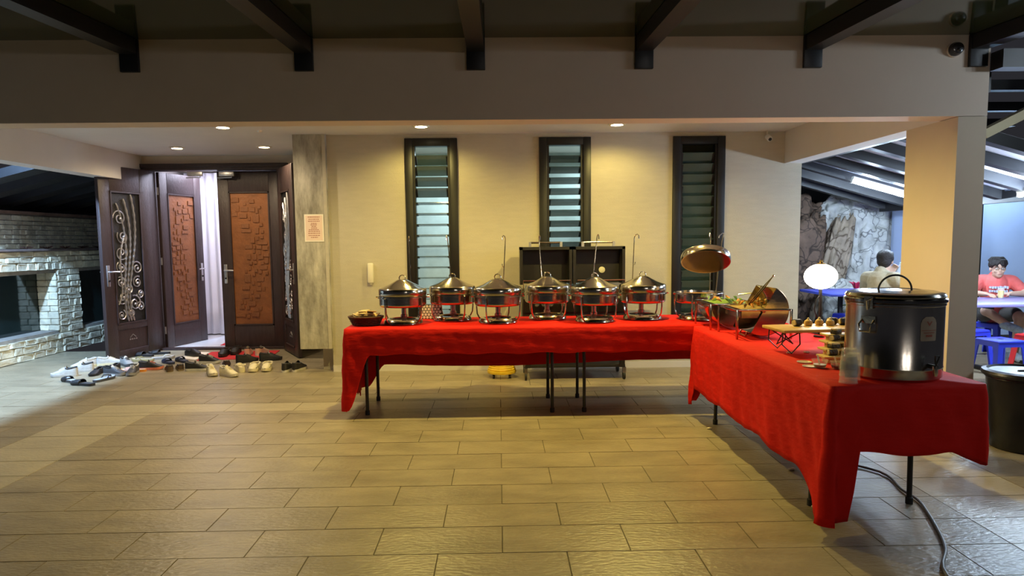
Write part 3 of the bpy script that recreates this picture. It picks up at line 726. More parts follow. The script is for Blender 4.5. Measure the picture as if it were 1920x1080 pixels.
# ------------------------------------------------------------------ roll-top chafing dishes on the right table
M_green = mat('leafy_green', (.16, .26, .05), .5, var=.4, scale=30)
M_orange = mat('carrot', (.70, .28, .05), .5, var=.3, scale=30)
def rolltop(lab, x, y0, y1, z, a0, foodm, seed, legx):
    """roll-top chafer: half-cylinder cover with flat ends, turned about the length of the pan; a0 = where the cover begins"""
    c = thing('roll_top_chafer', lab, 'chafing dish', (x, y0, TT), 0, 'roll-top chafing dishes on the short table')
    L = y1-y0; R = .178; W_ = R-.006; h = z-TT
    for sx in (-1, 1):
        for yy in (.0, L): MB().rbox(sx*(R+.012)-.008, sx*(R+.012)+.008, yy-.008, yy+.008, 0, h+.012, .003).build('leg', M_steel, c)
        MB().rbox(sx*(R+.012)-.006, sx*(R+.012)+.006, 0, L, h-.004, h+.010, .002).build('side_rail', M_steel, c)
    for yy in (0, L): MB().rbox(-R-.012, R+.012, yy-.005, yy+.005, h+.0, h+.012, .002).build('end_rail', M_steel, c)
    b = MB(); W2, D2 = W_-.02, L/2-.03; cy = L/2
    for (xa, xb, ya, yb) in ((-W2, W2, cy-D2, cy-D2+.003), (-W2, W2, cy+D2-.003, cy+D2), (-W2, -W2+.003, cy-D2, cy+D2), (W2-.003, W2, cy-D2, cy+D2)): b.box(xa, xb, ya, yb, h-.05, h+.010)
    b.box(-W2, W2, cy-D2, cy+D2, h-.053, h-.05); b.build('pan', M_steel, c, False)
    rnd = random.Random(seed)
    MB().grid(lambda u_, v_: ((u_-.5)*2*(W2-.006), cy+(v_-.5)*2*(D2-.006), h+.004+.022*math.sin(PI*u_)*math.sin(PI*v_)+.006*noise.noise(Vector((u_*9, v_*9, seed)))), 14, 14).build('food_bed', foodm, c)
    for k in range(16):
        p = Vector((rnd.uniform(-W2, W2)*.8, cy+rnd.uniform(-D2, D2)*.8, h+.016))
        d = Vector((rnd.uniform(-1, 1), rnd.uniform(-1, 1), rnd.uniform(.1, .7))).normalized()*.05
        MB().tube([p, p+d*.5+Vector((0, 0, .008)), p+d], [.003, .012, .002], 5).build('leaf', foodm if k % 3 else M_orange, c)
    n = 28; ring = [(R*math.cos(a0+PI*k/n), R*math.sin(a0+PI*k/n)) for k in range(n+1)]
    cv = MB().add([(px_, yy, h+pz_) for yy in (.014, L-.014) for px_, pz_ in ring], [(k, k+1, n+1+k+1, n+1+k) for k in range(n)]).build('roll_cover', M_steel, c); solid(cv, .003)
    for nm, yy in (('cover_end', .014), ('cover_end', L-.014)):
        e = MB().add([(px_*.985, yy, h+pz_*.985) for px_, pz_ in ring], [tuple(range(n+1))]).build(nm, M_steel, c, False); solid(e, .003)
        MB().lathe([(0, 0), (.014, 0), (.014, .008), (0, .010)], 14).xf(Matrix.Translation((0, yy-.002, h)) @ Matrix.Rotation(PI/2, 4, 'X')).build('pivot', M_steel, e)
    am = a0+.12; hp = [((R+dd)*math.cos(am), L/2+dy, h+(R+dd)*math.sin(am)) for dy, dd in ((-.06, 0), (-.06, .03), (.06, .03), (.06, 0))]
    MB().tube(hp, .006, 8).build('cover_handle', M_steel, cv)
    MB().lathe([(0, .001), (.05, .001), (.055, .016), (0, .018)], 20, (0, L/2, 0)).build('burner', M_brushed, c) if a0 > PI*1.2 else None
    return c
M_fried = mat('fried_food', (.30, .20, .06), .5, var=.5, scale=30, bump=.6, bscale=50)
rolltop('roll-top steel chafing dish of greens nearest the long table, cover rolled under', 1.815, 5.20, 5.60, .935, PI, M_green, 1, 0)
rolltop('roll-top steel chafing dish behind the wooden board, cover half raised', 1.845, 4.70, 5.10, .940, PI*1.34, M_fried, 2, 0)
def tongs(lab, p, q):
    p = Vector(p); t = thing('serving_tongs', lab, 'tongs', p); d = Vector(q)-Vector(p); n = d.cross(Vector((0, 0, 1))).normalized()
    for s in (-1, 1):
        MB().tube([(0, 0, 0)+n*0 if False else Vector((0, 0, 0)), d*.35+n*s*.010, d*.75+n*s*.012, d+n*s*.006], [.004, .005, .0045, .006], 6).build('arm', M_steel, t)
    MB().sph((0, 0, 0), .010, 8, 6).build('spring', M_steel, t)
tongs('steel tongs sticking out over the half-raised cover of the rear dish', (1.995, 4.93, 1.172), (1.80, 4.87, .966))
tongs('steel tongs lying across the dish of greens', at(1440, 546, Y=5.32), at(1385, 552, Y=5.42))
sp_ = thing('ladle', 'long steel ladle lying beyond the wooden board', 'ladle', Vector((2.20, 4.52, TT+.04)))
MB().tube([(0, 0, 0), (-.06, .02, .012), (-.14, .05, .030)], .005, 6).build('ladle_handle', M_steel, sp_)
MB().lathe([(0, -.02), (.025, -.015), (.034, .004), (.031, .004), (.023, -.011), (0, -.016)], 16, (-.165, .06, .03)).build('bowl', M_steel, sp_)

# ------------------------------------------------------------------ globe lamp
lp = thing('globe_lamp', 'glowing white globe lamp on a dark post', 'lamp', (2.262, 4.76, TT))
MB().lathe([(0, 0), (.036, 0), (.036, .012), (.02, .02), (0, .02)], 24).build('lamp_base', M_blacksteel, lp)
MB().tube([(0, 0, .02), (.005, 0, .2), (0, 0, .345)], .011, 10).build('post', M_blacksteel, lp)
MB().tube([(-.0, 0, .30), (-.03, -.01, .27), (-.045, -.01, .20), (-.02, 0, .14)], .003, 6).build('wire', M_blacksteel, lp)
MB().sph((0, 0, .430), (.110, .110, .088), 32, 20).build('globe', M_bulb, lp)
MB().lathe([(.03, .512), (.03, .522), (.012, .53), (.010, .545), (0, .548)], 16).build('cap', mat('brass', (.55, .38, .14), .3, 1), lp)

# ------------------------------------------------------------------ insulated urn
M_urnlid = mat('dark_chrome', (.22, .21, .20), .16, 1)
uc = at(1674, 640, Y=3.42)
u = thing('drink_urn', 'tall brushed steel insulated urn with a black tap', 'urn', (uc.x, 3.42, TT))
UR = .222
MB().lathe([(0, .002), (UR-.012, .002), (UR, .014), (UR, .055), (UR+.002, .058), (UR+.002, .064), (UR, .067), (UR, .365), (UR+.004, .368), (UR+.004, .378), (UR-.01, .38), (0, .38)], 64).build('body', M_brushed, u)
lid_ = MB().lathe([(UR+.002, .378), (UR+.010, .384), (UR+.010, .398), (UR+.002, .404), (UR+.006, .412), (UR-.002, .424), (UR-.03, .432), (UR-.05, .431), (.12, .440), (.11, .436), (.05, .440), (0, .440)], 64).build('lid', M_urnlid, u)
MB().tube([(.085*math.cos(PI*k/16), .0, .436+.075*math.sin(PI*k/16)) for k in range(17)], .005, 8).build('bail_handle', M_blacksteel, lid_)
for s in (-1, 1):
    a = 0.12 if s > 0 else PI+.55
    ca, sa = math.cos(a), math.sin(a); P_ = Vector((ca*UR, sa*UR, 0)); N_ = Vector((ca, sa, 0)); T_ = Vector((-sa, ca, 0))
    h = MB().obox(P_+Vector((0, 0, .30))+N_*.006, T_*.035, N_*.006, (0, 0, .018)).build('handle_bracket', M_steel if s < 0 else M_blacksteel, u, False)
    MB().tube([P_+N_*.010+T_*.03+Vector((0, 0, .30)), P_+N_*.035+T_*.032+Vector((0, 0, .28)), P_+N_*.038+T_*.025+Vector((0, 0, .245)), P_+N_*.038-T_*.025+Vector((0, 0, .245)), P_+N_*.035-T_*.032+Vector((0, 0, .28)), P_+N_*.010-T_*.03+Vector((0, 0, .30))], .005, 8).build('carry_ring', M_steel if s < 0 else M_blacksteel, h)
    l = MB().obox(P_+N_*.010+Vector((0, 0, .385)), T_*.022, N_*.005, (0, 0, .03)).build('lid_clamp', M_steel if s < 0 else M_blacksteel, u, False)
    MB().tube([P_+N_*.012+T_*.02+Vector((0, 0, .41)), P_+N_*.03+Vector((0, 0, .395)), P_+N_*.02+Vector((0, 0, .35))], .0035, 6).build('clamp_wire', M_steel, l)
ta = -PI/2+.22; td = Vector((math.cos(ta), math.sin(ta), 0)); tp = td*UR
tap = MB().tube([tp+Vector((0, 0, .085)), tp+td*.05+Vector((0, 0, .085))], .011, 10).build('tap', M_blacksteel, u)
MB().tube([tp+td*.04+Vector((0, 0, .09)), tp+td*.045+Vector((0, 0, .055)), tp+td*.045+Vector((0, 0, .042))], [.012, .011, .008], 10).build('spout', M_steel, tap)
sd = Vector((-td.y, td.x, 0))
MB().tube([tp+td*.045+Vector((0, 0, .095)), tp+td*.05+sd*-.010+Vector((0, 0, .125)), tp+td*.05+sd*-.012+Vector((0, 0, .14)), tp+td*.05+sd*.012+Vector((0, 0, .14)), tp+td*.05+sd*.010+Vector((0, 0, .125)), tp+td*.045+Vector((0, 0, .095))], .004, 6).build('tap_lever', M_blacksteel, tap)
# label with rounded top on the urn
la = ta-.02; lh = []
M_lab = mat('urn_label', (.36, .30, .24), .4, .3)
def labp(sx, z, off): a = la+sx/UR; return (math.cos(a)*(UR+off), math.sin(a)*(UR+off), z)
lb = MB(); rows_ = [(.205, .040), (.210, .044), (.26, .044), (.29, .044), (.31, .036), (.322, .020)]
for z, hw in rows_: lb.v += [labp(-hw+hw*2*k/8, z, .002) for k in range(9)]
for j in range(len(rows_)-1): lb.f += [(j*9+k, j*9+k+1, (j+1)*9+k+1, (j+1)*9+k) for k in range(8)]
lo = lb.build('label_plate', M_lab, u)
M_mar = mat('maroon_print', (.28, .08, .05), .5)
for z0, z1, hw in ((.255, .258, .040), (.225, .236, .018), (.243, .247, .030)):
    MB().add([labp(-hw+hw*2*k/6, z, .0035) for z in (z0, z1) for k in range(7)], [(k, k+1, 7+k+1, 7+k) for k in range(6)]).build('print_line', M_mar, lo)
MB().add([labp(-.016, .300, .0035), labp(0, .276, .0035), labp(.016, .300, .0035), labp(.008, .300, .0035), labp(0, .288, .0035), labp(-.008, .300, .0035)], [(0, 1, 4, 5), (1, 2, 3, 4)]).build('print_mark', M_mar, lo)

# ------------------------------------------------------------------ boards and food
M_board = mat('board_wood', (.62, .38, .11), .45, var=.16, scale=6, stretch=(1, 8, 1))
M_wire = M_blacksteel
M_nori = mat('dark_nori', (.035, .022, .012), .5, var=.3, scale=40, bump=.6, bscale=80)
M_rice = mat('pale_filling', (.75, .60, .34), .6, var=.2, scale=40, bump=.6, bscale=90)
M_bun = mat('golden_bun', (.70, .45, .16), .5, var=.2, scale=30)
bd = thing('serving_board', 'wooden serving board on a black wire riser', 'board', (1.965, 4.16, TT))
BZ = .135
MB().rbox(-.28, .30, -.12, .16, BZ, BZ+.018, .004).xf(Matrix.Rotation(.10, 4, 'Z')).build('plank', M_board, bd)
for sx in (-.20, .20):
    for sy in (-.09, .12):
        MB().tube([(sx-.05, sy, BZ), (sx-.055, sy, .06), (sx, sy-.01, .006), (sx+.055, sy, .06), (sx+.05, sy, BZ)], .004, 6).build('wire_leg', M_wire, bd)
    MB().tube([(sx-.05, -.09, BZ-.004), (sx+.05, .0, .05), (sx-.05, .12, BZ-.004)], .004, 6).build('wire_brace', M_wire, bd)
    MB().tube([(sx+.05, -.09, BZ-.004), (sx-.05, .0, .05), (sx+.05, .12, BZ-.004)], .004, 6).build('wire_brace', M_wire, bd)
def roll(lab, p, rz, kind, grp, r=.022):
    t = thing('snack', lab, 'snack', p, rz, grp)
    if kind == 'roll':
        MB().lathe([(0, -.028), (r*.8, -.028), (r*.86, .028), (0, .028)], 14).xf(Matrix.Translation((0, 0, r)) @ Matrix.Rotation(PI/2, 4, 'Y')).build('filling', M_rice, t)
        MB().ring([(r*.84, -.022), (r, -.022), (r, .022), (r*.84, .022)], 14).xf(Matrix.Translation((0, 0, r)) @ Matrix.Rotation(PI/2, 4, 'Y')).build('wrap', M_nori, t)
    elif kind == 'bun':
        MB().lathe([(0, 0), (r, .002), (r*1.2, .014), (r, .030), (r*.5, .038), (0, .040)], 14).build('bun', M_bun, t)
        MB().lathe([(0, .039), (r*.4, .038), (r*.3, .048), (0, .052)], 10).build('topping', M_rice, t)
    else:
        MB().rbox(-.03, .03, -.02, .02, 0, .022, .004).build('cake', M_nori, t); MB().rbox(-.028, .028, -.018, .018, .022, .032, .003).build('icing', M_rice, t)
R10 = Matrix.Rotation(.10, 3, 'Z')
for k, (dx, dy, kd, lab) in enumerate([(-.10, .06, 'roll', 'dark roll nearest the free end of the serving board'), (-.02, .07, 'bun', 'small golden bun next to the lone dark roll on the board'), (.06, .08, 'bun', 'golden bun in the middle of the serving board'),
                                       (.115, .05, 'bun', 'golden bun before the row of dark rolls on the board'), (.16, .10, 'roll', 'first dark roll of the row on the serving board'), (.21, .06, 'roll', 'second dark roll of the row on the serving board'), (.255, .11, 'roll', 'dark roll at the urn end of the serving board')]):
    v = R10 @ Vector((dx, dy, 0)); roll(lab, (1.965+v.x, 4.16+v.y, TT+BZ+.018), random.uniform(-.5, .5), kd, 'snacks on the serving board')
# stepped wooden stand with snacks
st_ = thing('step_stand', 'stepped pale wooden stand full of snacks beside the urn', 'stand', (1.92, 3.81, TT))
M_pale = mat('pale_wood', (.66, .47, .18), .5, var=.15, scale=8, stretch=(1, 8, 1))
for k in range(4):
    MB().rbox(-.11+.03*k, .13, -.075+.05*k, .03+.05*k, .028+.034*k, .040+.034*k, .003).build('step', M_pale, st_)
    MB().rbox(-.08+.03*k, .12, -.055+.05*k, .02+.05*k, 0, .028+.034*k, .002).build('riser', M_pale, st_)
for k in range(4):
    for j in range(2):
        roll('%s dark-topped snack on the %s step of the wooden stand' % (['outer', 'inner'][j], ['lowest', 'second', 'third', 'top'][k]), (1.92-.045+.03*k+.085*j, 3.81-.035+.05*k, TT+.0405+.034*k), .2*k, 'cake' if (k+j) % 2 else 'roll', 'snacks on the stepped stand', .018)
# sauce tubs, lids and crumbs
M_clear = mat('clear_plastic', (.92, .92, .90), .10, alpha=.16)
M_lidp = mat('tub_lid', (.75, .66, .50), .35, alpha=.8)
def tub(lab, p, r, h, sauce):
    t = thing('sauce_tub', lab, 'tub', p)
    MB().lathe([(0, .001), (r*.72, .001), (r*.75, .004), (r, h), (r*1.07, h+.002), (r*1.05, h+.005), (r*.96, h), (r*.71, .006), (0, .005)], 24).build('tub_wall', M_clear, t)
    MB().lathe([(0, .007), (r*.70, .007), (r*.84, h*.5), (0, h*.52)], 20).build('sauce', sauce, t)
    MB().tube([(0, 0, h*.4), (-.012, .006, h+.03)], .004, 6).build('spoon', M_paperw, t)
tub('clear tub of green sauce with a white spoon', at(1537, 690, Z=TT), .040, .042, mat('green_sauce', (.20, .24, .05), .4, var=.4, scale=60))
tub('clear tub of dark sauce with a spoon, beside the cups', at(1569, 692, Z=TT)+Vector((.0, .0, 0)), .034, .038, mat('soy_sauce', (.03, .012, .01), .2))
for lab, q in (('round plastic tub lid lying nearer the table edge', (1519, 688)), ('round plastic tub lid lying behind the other lid', (1508, 680))):
    t = tag(MB().lathe([(0, .001), (.036, .001), (.040, .004), (.040, .007), (.036, .006), (.033, .003), (0, .003)], 24).build('tub_lid', M_lidp, None, True, at(*q, Z=TT)), lab, 'lid', 'loose tub lids')
M_crumb = mat('bread_crumb', (.80, .70, .55), .8, var=.2, scale=60)
for lab, q in (('white crumb of food on the red cloth before the wire riser', (1481, 663)), ('white crumb of food on the red cloth before the stepped stand', (1511, 662))):
    b = MB()
    for k in range(5): b.sph((random.uniform(-.012, .012), random.uniform(-.008, .008), .006), (.010, .008, .006), 7, 5)
    tag(b.build('crumb', M_crumb, None, True, at(*q, Z=TT)), lab, 'crumb')
# stacked clear cups
for s, (q, nc, r, nm) in enumerate((((1590, 716), 3, .042, 'nearer'), ((1611, 712), 2, .036, 'farther'))):
    p = at(*q, Z=TT)
    if s == 1: p = Vector((1.742, 3.30, TT))
    else: p = Vector((1.685, 3.23, TT))
    for k in range(nc):
        z0 = k*.035
        c = MB().lathe([(r, z0), (r*1.04, z0+.004), (r*.99, z0+.006), (r*.80, z0+.100), (0, z0+.101), (0, z0+.0995), (r*.78, z0+.0985), (r*.965, z0+.006)], 28).build('plastic_cup', M_clear, None, True, p)
        tag(c, 'upturned clear plastic cup, %s of the %s stack beside the urn' % (['lowest', 'middle' if nc == 3 else 'topmost', 'topmost'][k], nm), 'cup', 'clear cups beside the urn')

# ------------------------------------------------------------------ bread basket
M_wick = mat('dark_wicker', (.075, .032, .012), .6, var=.4, scale=40)
M_wick2 = mat('tan_wicker', (.42, .26, .10), .6, var=.3, scale=40)
bk = thing('bread_basket', 'brown oval wicker basket of flat bread at the table end', 'basket', (-1.135, 5.78, TT))
MB().lathe([(0, .004), (.105, .004), (.115, .02), (.140, .07), (.136, .07), (.11, .02), (0, .010)], 32, sx=1, sy=.75).build('basket_shell', M_wick, bk)
for k in range(6):
    r_ = .110+.006*k; n = 44
    MB().tube([((r_+.004*(1 if (j+k) % 2 else -1))*math.cos(2*PI*j/n), (r_+.004*(1 if (j+k) % 2 else -1))*.75*math.sin(2*PI*j/n), .010+.0115*k) for j in range(n)], .0055, 5, True).build('wicker_strand', M_wick, bk)
MB().tube([(.145*math.cos(2*PI*j/40), .109*math.sin(2*PI*j/40), .076) for j in range(40)], .008, 6, True).build('rim', M_wick, bk)
M_flat = mat('flat_bread', (.62, .46, .22), .7, var=.25, scale=30, bump=.5, bscale=50)
for k in range(9):
    rnd = random.Random(k); a = rnd.uniform(0, 6); o = MB().rbox(-.055, .055, -.035, .035, 0, .010, .003)
    o.xf(Matrix.Rotation(rnd.uniform(-.2, .2), 4, 'X') @ Matrix.Rotation(rnd.uniform(-.2, .2), 4, 'Y') @ Matrix.Rotation(a, 4, 'Z'))
    f = o.build('flat_bread', M_flat, None, True, (-1.135-.065+.0165*k, 5.78+rnd.uniform(-.03, .03), TT+.078+.013*(k % 4)))
    tag(f, 'piece of flat bread heaped in the wicker basket', 'bread', 'flat bread in the basket')
# spotted box between the first dishes
sbx = thing('spotted_box', 'black box with white spots standing behind the first two chafing dishes', 'box', (-.63, 6.235, TT))
MB().rbox(-.10, .10, -.035, .035, 0, .13, .004).build('carton', M_black, sbx)
dm = MB().lathe([(0, 0), (.0125, 0), (.0125, .0012), (0, .0013)], 12).mesh('spot', mat('white_print', (.85, .83, .80), .6))
for j in range(5):
    for k in range(7):
        x = -.087+.029*k+(.0145 if j % 2 else 0)
        if x < .09: o = link('spot', dm, sbx, (x, -.0352, .015+.025*j)); o.rotation_euler = (PI/2, 0, 0)

# ------------------------------------------------------------------ barbecue
g = thing('barbecue', 'black twin-hood barbecue on castors behind the table, both hoods open', 'barbecue', (.775, 7.20, 0))
MB().rbox(-.54, .54, -.24, .20, .50, .93, .01).build('firebox', M_blacksteel, g)
cpn = MB().obox((0, -.265, .80), (.53, 0, 0), (0, .012, .02), (0, -.02, .07)).build('control_panel', M_blacksteel, g, False)
M_knob = mat('chrome_knob', (.75, .72, .70), .15, 1)
for x in (-.395, -.325, -.25, -.13, .06, .16, .28, .40):
    k = MB().lathe([(0, 0), (.030, 0), (.030, .012), (.022, .03), (0, .034)], 20).xf(Matrix.Translation((x, -.292, .795)) @ Matrix.Rotation(PI/2-.3, 4, 'X')).build('knob', M_knob, g)
for k, (x0, x1) in enumerate(((-.555, -.005), (.005, .555))):
    h = MB(); z0, z1 = .98, 1.375; d0, d1 = -.02, .22
    for bx in ((x0, x0+.03, d0, d1, z0, z1), (x1-.03, x1, d0, d1, z0, z1), (x0, x1, d0, d1, z1-.03, z1), (x0, x1, d1-.02, d1, z0, z1)): h.box(*bx)
    ho = h.build('hood', M_blacksteel, g, False)
    xc = (x0+x1)/2
    MB().tube([(xc-.16, .05, z1+.045), (xc+.16, .05, z1+.045)], .011, 10).build('hood_handle', M_steel, ho)
    for s in (-1, 1): MB().obox((xc+s*.165, .05, z1+.022), (.013, 0, 0), (0, .012, 0), (0, 0, .03)).build('handle_mount', M_iron, ho, False)
    r_ = MB().tube([(x0+.03, -.16, .94), (x0+.03, -.16, 1.03), (x1-.03, -.16, 1.03), (x1-.03, -.16, .94)], .006, 8).build('warming_rack', M_steel, g)
    for j in range(22): MB().tube([(x0+.04+j*.0213, -.16, 1.03), (x0+.04+j*.0213, .02, 1.03)], .0025, 5).build('rack_bar', M_steel, r_)
th = MB().lathe([(0, 0), (.034, 0), (.034, .014), (.028, .018), (0, .018)], 24).xf(Matrix.Translation((.34, .198, 1.12)) @ Matrix.Rotation(PI/2, 4, 'X')).build('thermometer', mat('dial', (.75, .72, .62), .4), g)
for sx in (-1, 1):
    for sy in (-1, 1):
        MB().box(sx*.49-.025, sx*.49+.025, sy*.20-.025-.02, sy*.20+.025-.02, .13, .50).build('post', M_blacksteel, g, False)
        c = MB().obox((sx*.51, sy*.20-.02, .10), (.016, 0, 0), (0, .03, 0), (0, 0, .03)).build('castor', M_steel, g, False)
        MB().lathe([(0, -.012), (.042, -.012), (.042, .012), (0, .012)], 18).xf(Matrix.Translation((sx*.51, sy*.20-.02, .043)) @ Matrix.Rotation(PI/2, 4, 'Y')).build('wheel', M_rubber, c)
MB().rbox(-.52, .52, -.24, .20, .13, .16, .006).build('bottom_shelf', M_blacksteel, g)
MB().rbox(.56, .86, -.22, .16, .84, .875, .008).build('side_shelf', M_blacksteel, g)
hs = MB().tube([(.20, 6.98, .86), (.08, 6.92, .83), (-.02, 6.92, .74), (-.05, 6.95, .60), (.0, 7.0, .35), (.04, 7.1, .18)], .011, 8).build('gas_hose', mat('orange_hose', (.75, .22, .03), .5)); tag(hs, 'orange gas hose hanging beside the barbecue', 'hose')
# yellow dolly with coil
yd = thing('yellow_dolly', 'round yellow wheeled dolly on the floor under the table', 'dolly', (.015, 7.18, 0))
M_yel = mat('yellow_plastic', (.75, .52, .03), .45, var=.12, scale=14)
MB().ring([(.08, .05), (.15, .048), (.155, .06), (.15, .085), (.08, .08)], 36).build('deck', M_yel, yd)
for k in range(3): MB().tube([((.135-.008*k)*math.cos(2*PI*j/36), (.135-.008*k)*math.sin(2*PI*j/36), .095+.020*k) for j in range(36)], .012, 6, True).build('coil', M_yel, yd)
for k in range(4):
    a = PI/4+k*PI/2; c = MB().obox((.12*math.cos(a), .12*math.sin(a), .047), (.012, 0, 0), (0, .012, 0), (0, 0, .010)).build('castor', M_rubber, yd, False)
    MB().lathe([(0, -.012), (.022, -.012), (.022, .012), (0, .012)], 14).xf(Matrix.Translation((.12*math.cos(a), .12*math.sin(a), .022)) @ Matrix.Rotation(PI/2, 4, 'Y')).build('wheel', M_rubber, c)

# ------------------------------------------------------------------ wall fittings
p = at(695, 513, Y=WY-.03)
wl = thing('wall_dispenser', 'slim white box fixed to the wall beside the first louvre window', 'wall fitting', (p.x, WY-.001, p.z))
MB().rbox(-.032, .032, -.06, 0, -.105, .115, .014).build('case', mat('white_plastic', (.72, .68, .58), .45), wl)
MB().lathe([(0, -.122), (.016, -.120), (.018, -.105), (0, -.105)], 14, (0, -.03, 0)).build('nozzle', M_trimring, wl)
p = at(1441, 258, Y=WY-.08)
cm = thing('security_camera', 'small white security camera at the ceiling corner', 'camera', (p.x, p.y, p.z))
MB().lathe([(0, 0), (.028, 0), (.030, .07), (.02, .08), (0, .082)], 20).xf(Matrix.Rotation(PI/2+.5, 4, 'X') @ Matrix.Translation((0, 0, -.03))).build('case', mat('camera_white', (.75, .74, .72), .4), cm)
MB().lathe([(0, 0), (.018, 0), (.018, .004), (0, .005)], 16).xf(Matrix.Rotation(PI/2+.5, 4, 'X') @ Matrix.Translation((0, 0, .051))).build('lens', M_black, cm)
MB().tube([(0, .02, .01), (0, .04, .05), (0, .04, CEIL-p.z)], .010, 8).build('bracket', M_trimring, cm)
p = at(1797, 90, Y=4.68)
cm = thing('security_camera', 'dark dome security camera on the front beam below the canopy corner', 'camera', (p.x, 4.729, p.z))
MB().lathe([(0, 0), (.045, 0), (.045, .03), (.036, .055), (0, .07)], 22).xf(Matrix.Rotation(PI/2, 4, 'X')).build('dome', mat('smoked', (.03, .025, .025), .2), cm)
MB().lathe([(0, 0), (.050, 0), (.050, .014), (0, .014)], 22).xf(Matrix.Rotation(PI/2, 4, 'X')).build('base', M_beam, cm)
MB().sph((0, -.055, -.01), .018, 12, 8).build('lens', M_black, cm)

# ------------------------------------------------------------------ bin, cable, scraps on the floor
bn = thing('rubbish_bin', 'large round black rubbish bin beside the pillar', 'bin', (3.56, 4.50, 0))
M_bin = mat('black_plastic', (.008, .008, .009), .35, bump=.15, bscale=20)
MB().lathe([(0, .004), (.185, .004), (.195, .02), (.225, .48), (.232, .485), (.228, .50), (.215, .49), (.185, .03), (0, .02)], 48).build('bucket', M_bin, bn)
MB().ring([(.215, .49), (.250, .50), (.256, .515), (.250, .532), (.222, .54), (.205, .525)], 48).build('lid_rim', M_bin, bn)
MB().lathe([(.212, .528), (.18, .52), (.16, .50), (.12, .495), (0, .497)], 48).build('lid_dish', M_bin, bn)
MB().tube([(-.06, 0, .50), (-.05, 0, .53), (.05, 0, .53), (.06, 0, .50)], .010, 8).build('lid_grip', M_bin, bn)
pts = [at(1648, 884, Z=.012), at(1690, 917, Z=.012), at(1722, 938, Z=.012), at(1742, 965, Z=.012), at(1762, 1000, Z=.012), at(1773, 1030, Z=.012), at(1776, 1079, Z=.012), Vector((1.85, 2.3, .012)), Vector((1.7, 1.6, .012)), Vector((1.0, .5, .012))]
pts = [Vector((1.95, 4.9, .012)), Vector((2.05, 4.4, .012))]+pts
fine = []
for i in range(len(pts)-1):
    a = pts[max(i-1, 0)]; b_ = pts[i]; c = pts[i+1]; d = pts[min(i+2, len(pts)-1)]
    for k in range(5):
        t = k/5; fine.append(.5*((2*b_)+(c-a)*t+(2*a-5*b_+4*c-d)*t*t+(-a+3*b_-3*c+d)*t**3))
cb = MB().tube(fine, .0075, 8).build('power_cable', mat('grey_cable', (.20, .20, .19), .5)); tag(cb, 'grey power cable snaking out from under the table with the urn', 'cable')
for lab, q in (('food scrap on the floor under the cloth edge, towards the long table', (1484, 881)), ('food scrap on the floor beside the hanging cloth corner', (1531, 952)), ('pale food scrap on the lit floor before the long table corner', (1328, 804))):
    b = MB()
    for k in range(4): b.sph((random.uniform(-.015, .015), random.uniform(-.01, .01), .006), (.014, .010, .007), 7, 5)
    tag(b.build('food_scrap', M_crumb, None, True, at(*q, Z=.001)), lab, 'crumb')

# ------------------------------------------------------------------ door mat and shoes
def flat(name, poly, z0, z1, m, lab, cat):
    return tag(MB().prism(poly, z0, z1).build(name, m, None, False), lab, cat)
q = [at(*p_, Z=.004) for p_ in ((369, 676), (506, 671), (525, 657), (397, 660))]
flat('door_mat', [(v.x, v.y) for v in q], .001, .007, M_mat, 'red door mat lying before the doorway', 'mat')
q = [at(*p_, Z=.004) for p_ in ((338, 671), (366, 675), (394, 660.5), (360, 660))]
flat('floor_cloth', [(v.x, v.y) for v in q], .001, .005, M_paperw, 'pale cloth on the floor beside the red door mat', 'cloth')

WS = [(0, .014), (.03, .026), (.10, .034), (.22, .035), (.36, .034), (.50, .038), (.62, .044), (.74, .047), (.85, .043), (.93, .033), (.98, .019), (1, .009)]
def wid(t):
    for (a, b_), (c, d) in zip(WS, WS[1:]):
        if a <= t <= c: return b_+(d-b_)*(t-a)/(c-a)
    return .009
def lerp(tab, t):
    for (a, b_), (c, d) in zip(tab, tab[1:]):
        if a <= t <= c: return b_+(d-b_)*(t-a)/(c-a)
    return tab[-1][1]
TS = [0, .03, .07, .12, .2, .3, .4, .46, .5, .55, .62, .7, .78, .85, .91, .96, 1]
def spring(t): return .014*max(0, (t-.7)/.3)**2
def sole_mesh(L, th, k=1.0, heel=0.):
    b = MB(); v = []; n = len(TS)
    for t in TS:
        z = spring(t); w_ = wid(t)*k; hz = heel*sm((.55-t)/.25)
        for zz, ww in ((z, w_*.94), (z+th*.5+hz, w_*1.03), (z+th+hz, w_)): v += [(-ww, (t-.5)*L, zz), (ww, (t-.5)*L, zz)]
    f = []
    for i in range(n-1):
        a, c = i*6, (i+1)*6
        f += [(a, a+1, c+1, c), (a+4, c+4, c+5, a+5), (a, c, c+2, a+2), (a+2, c+2, c+4, a+4), (a+1, a+3, c+3, c+1), (a+3, a+5, c+5, c+3)]
    f += [(0, 2, 3, 1), (2, 4, 5, 3), ((n-1)*6, (n-1)*6+1, (n-1)*6+3, (n-1)*6+2), ((n-1)*6+2, (n-1)*6+3, (n-1)*6+5, (n-1)*6+4)]
    return b.add(v, f)
HT = {'sneaker': [(0, .092), (.07, .100), (.2, .088), (.35, .082), (.46, .098), (.55, .090), (.7, .068), (.85, .052), (.95, .042), (1, .034)],
      'clog': [(0, .058), (.07, .062), (.2, .060), (.35, .070), (.46, .086), (.6, .088), (.75, .078), (.88, .062), (.96, .048), (1, .036)],
      'loafer': [(0, .072), (.07, .076), (.2, .068), (.35, .060), (.46, .070), (.6, .066), (.75, .055), (.9, .042), (1, .030)]}
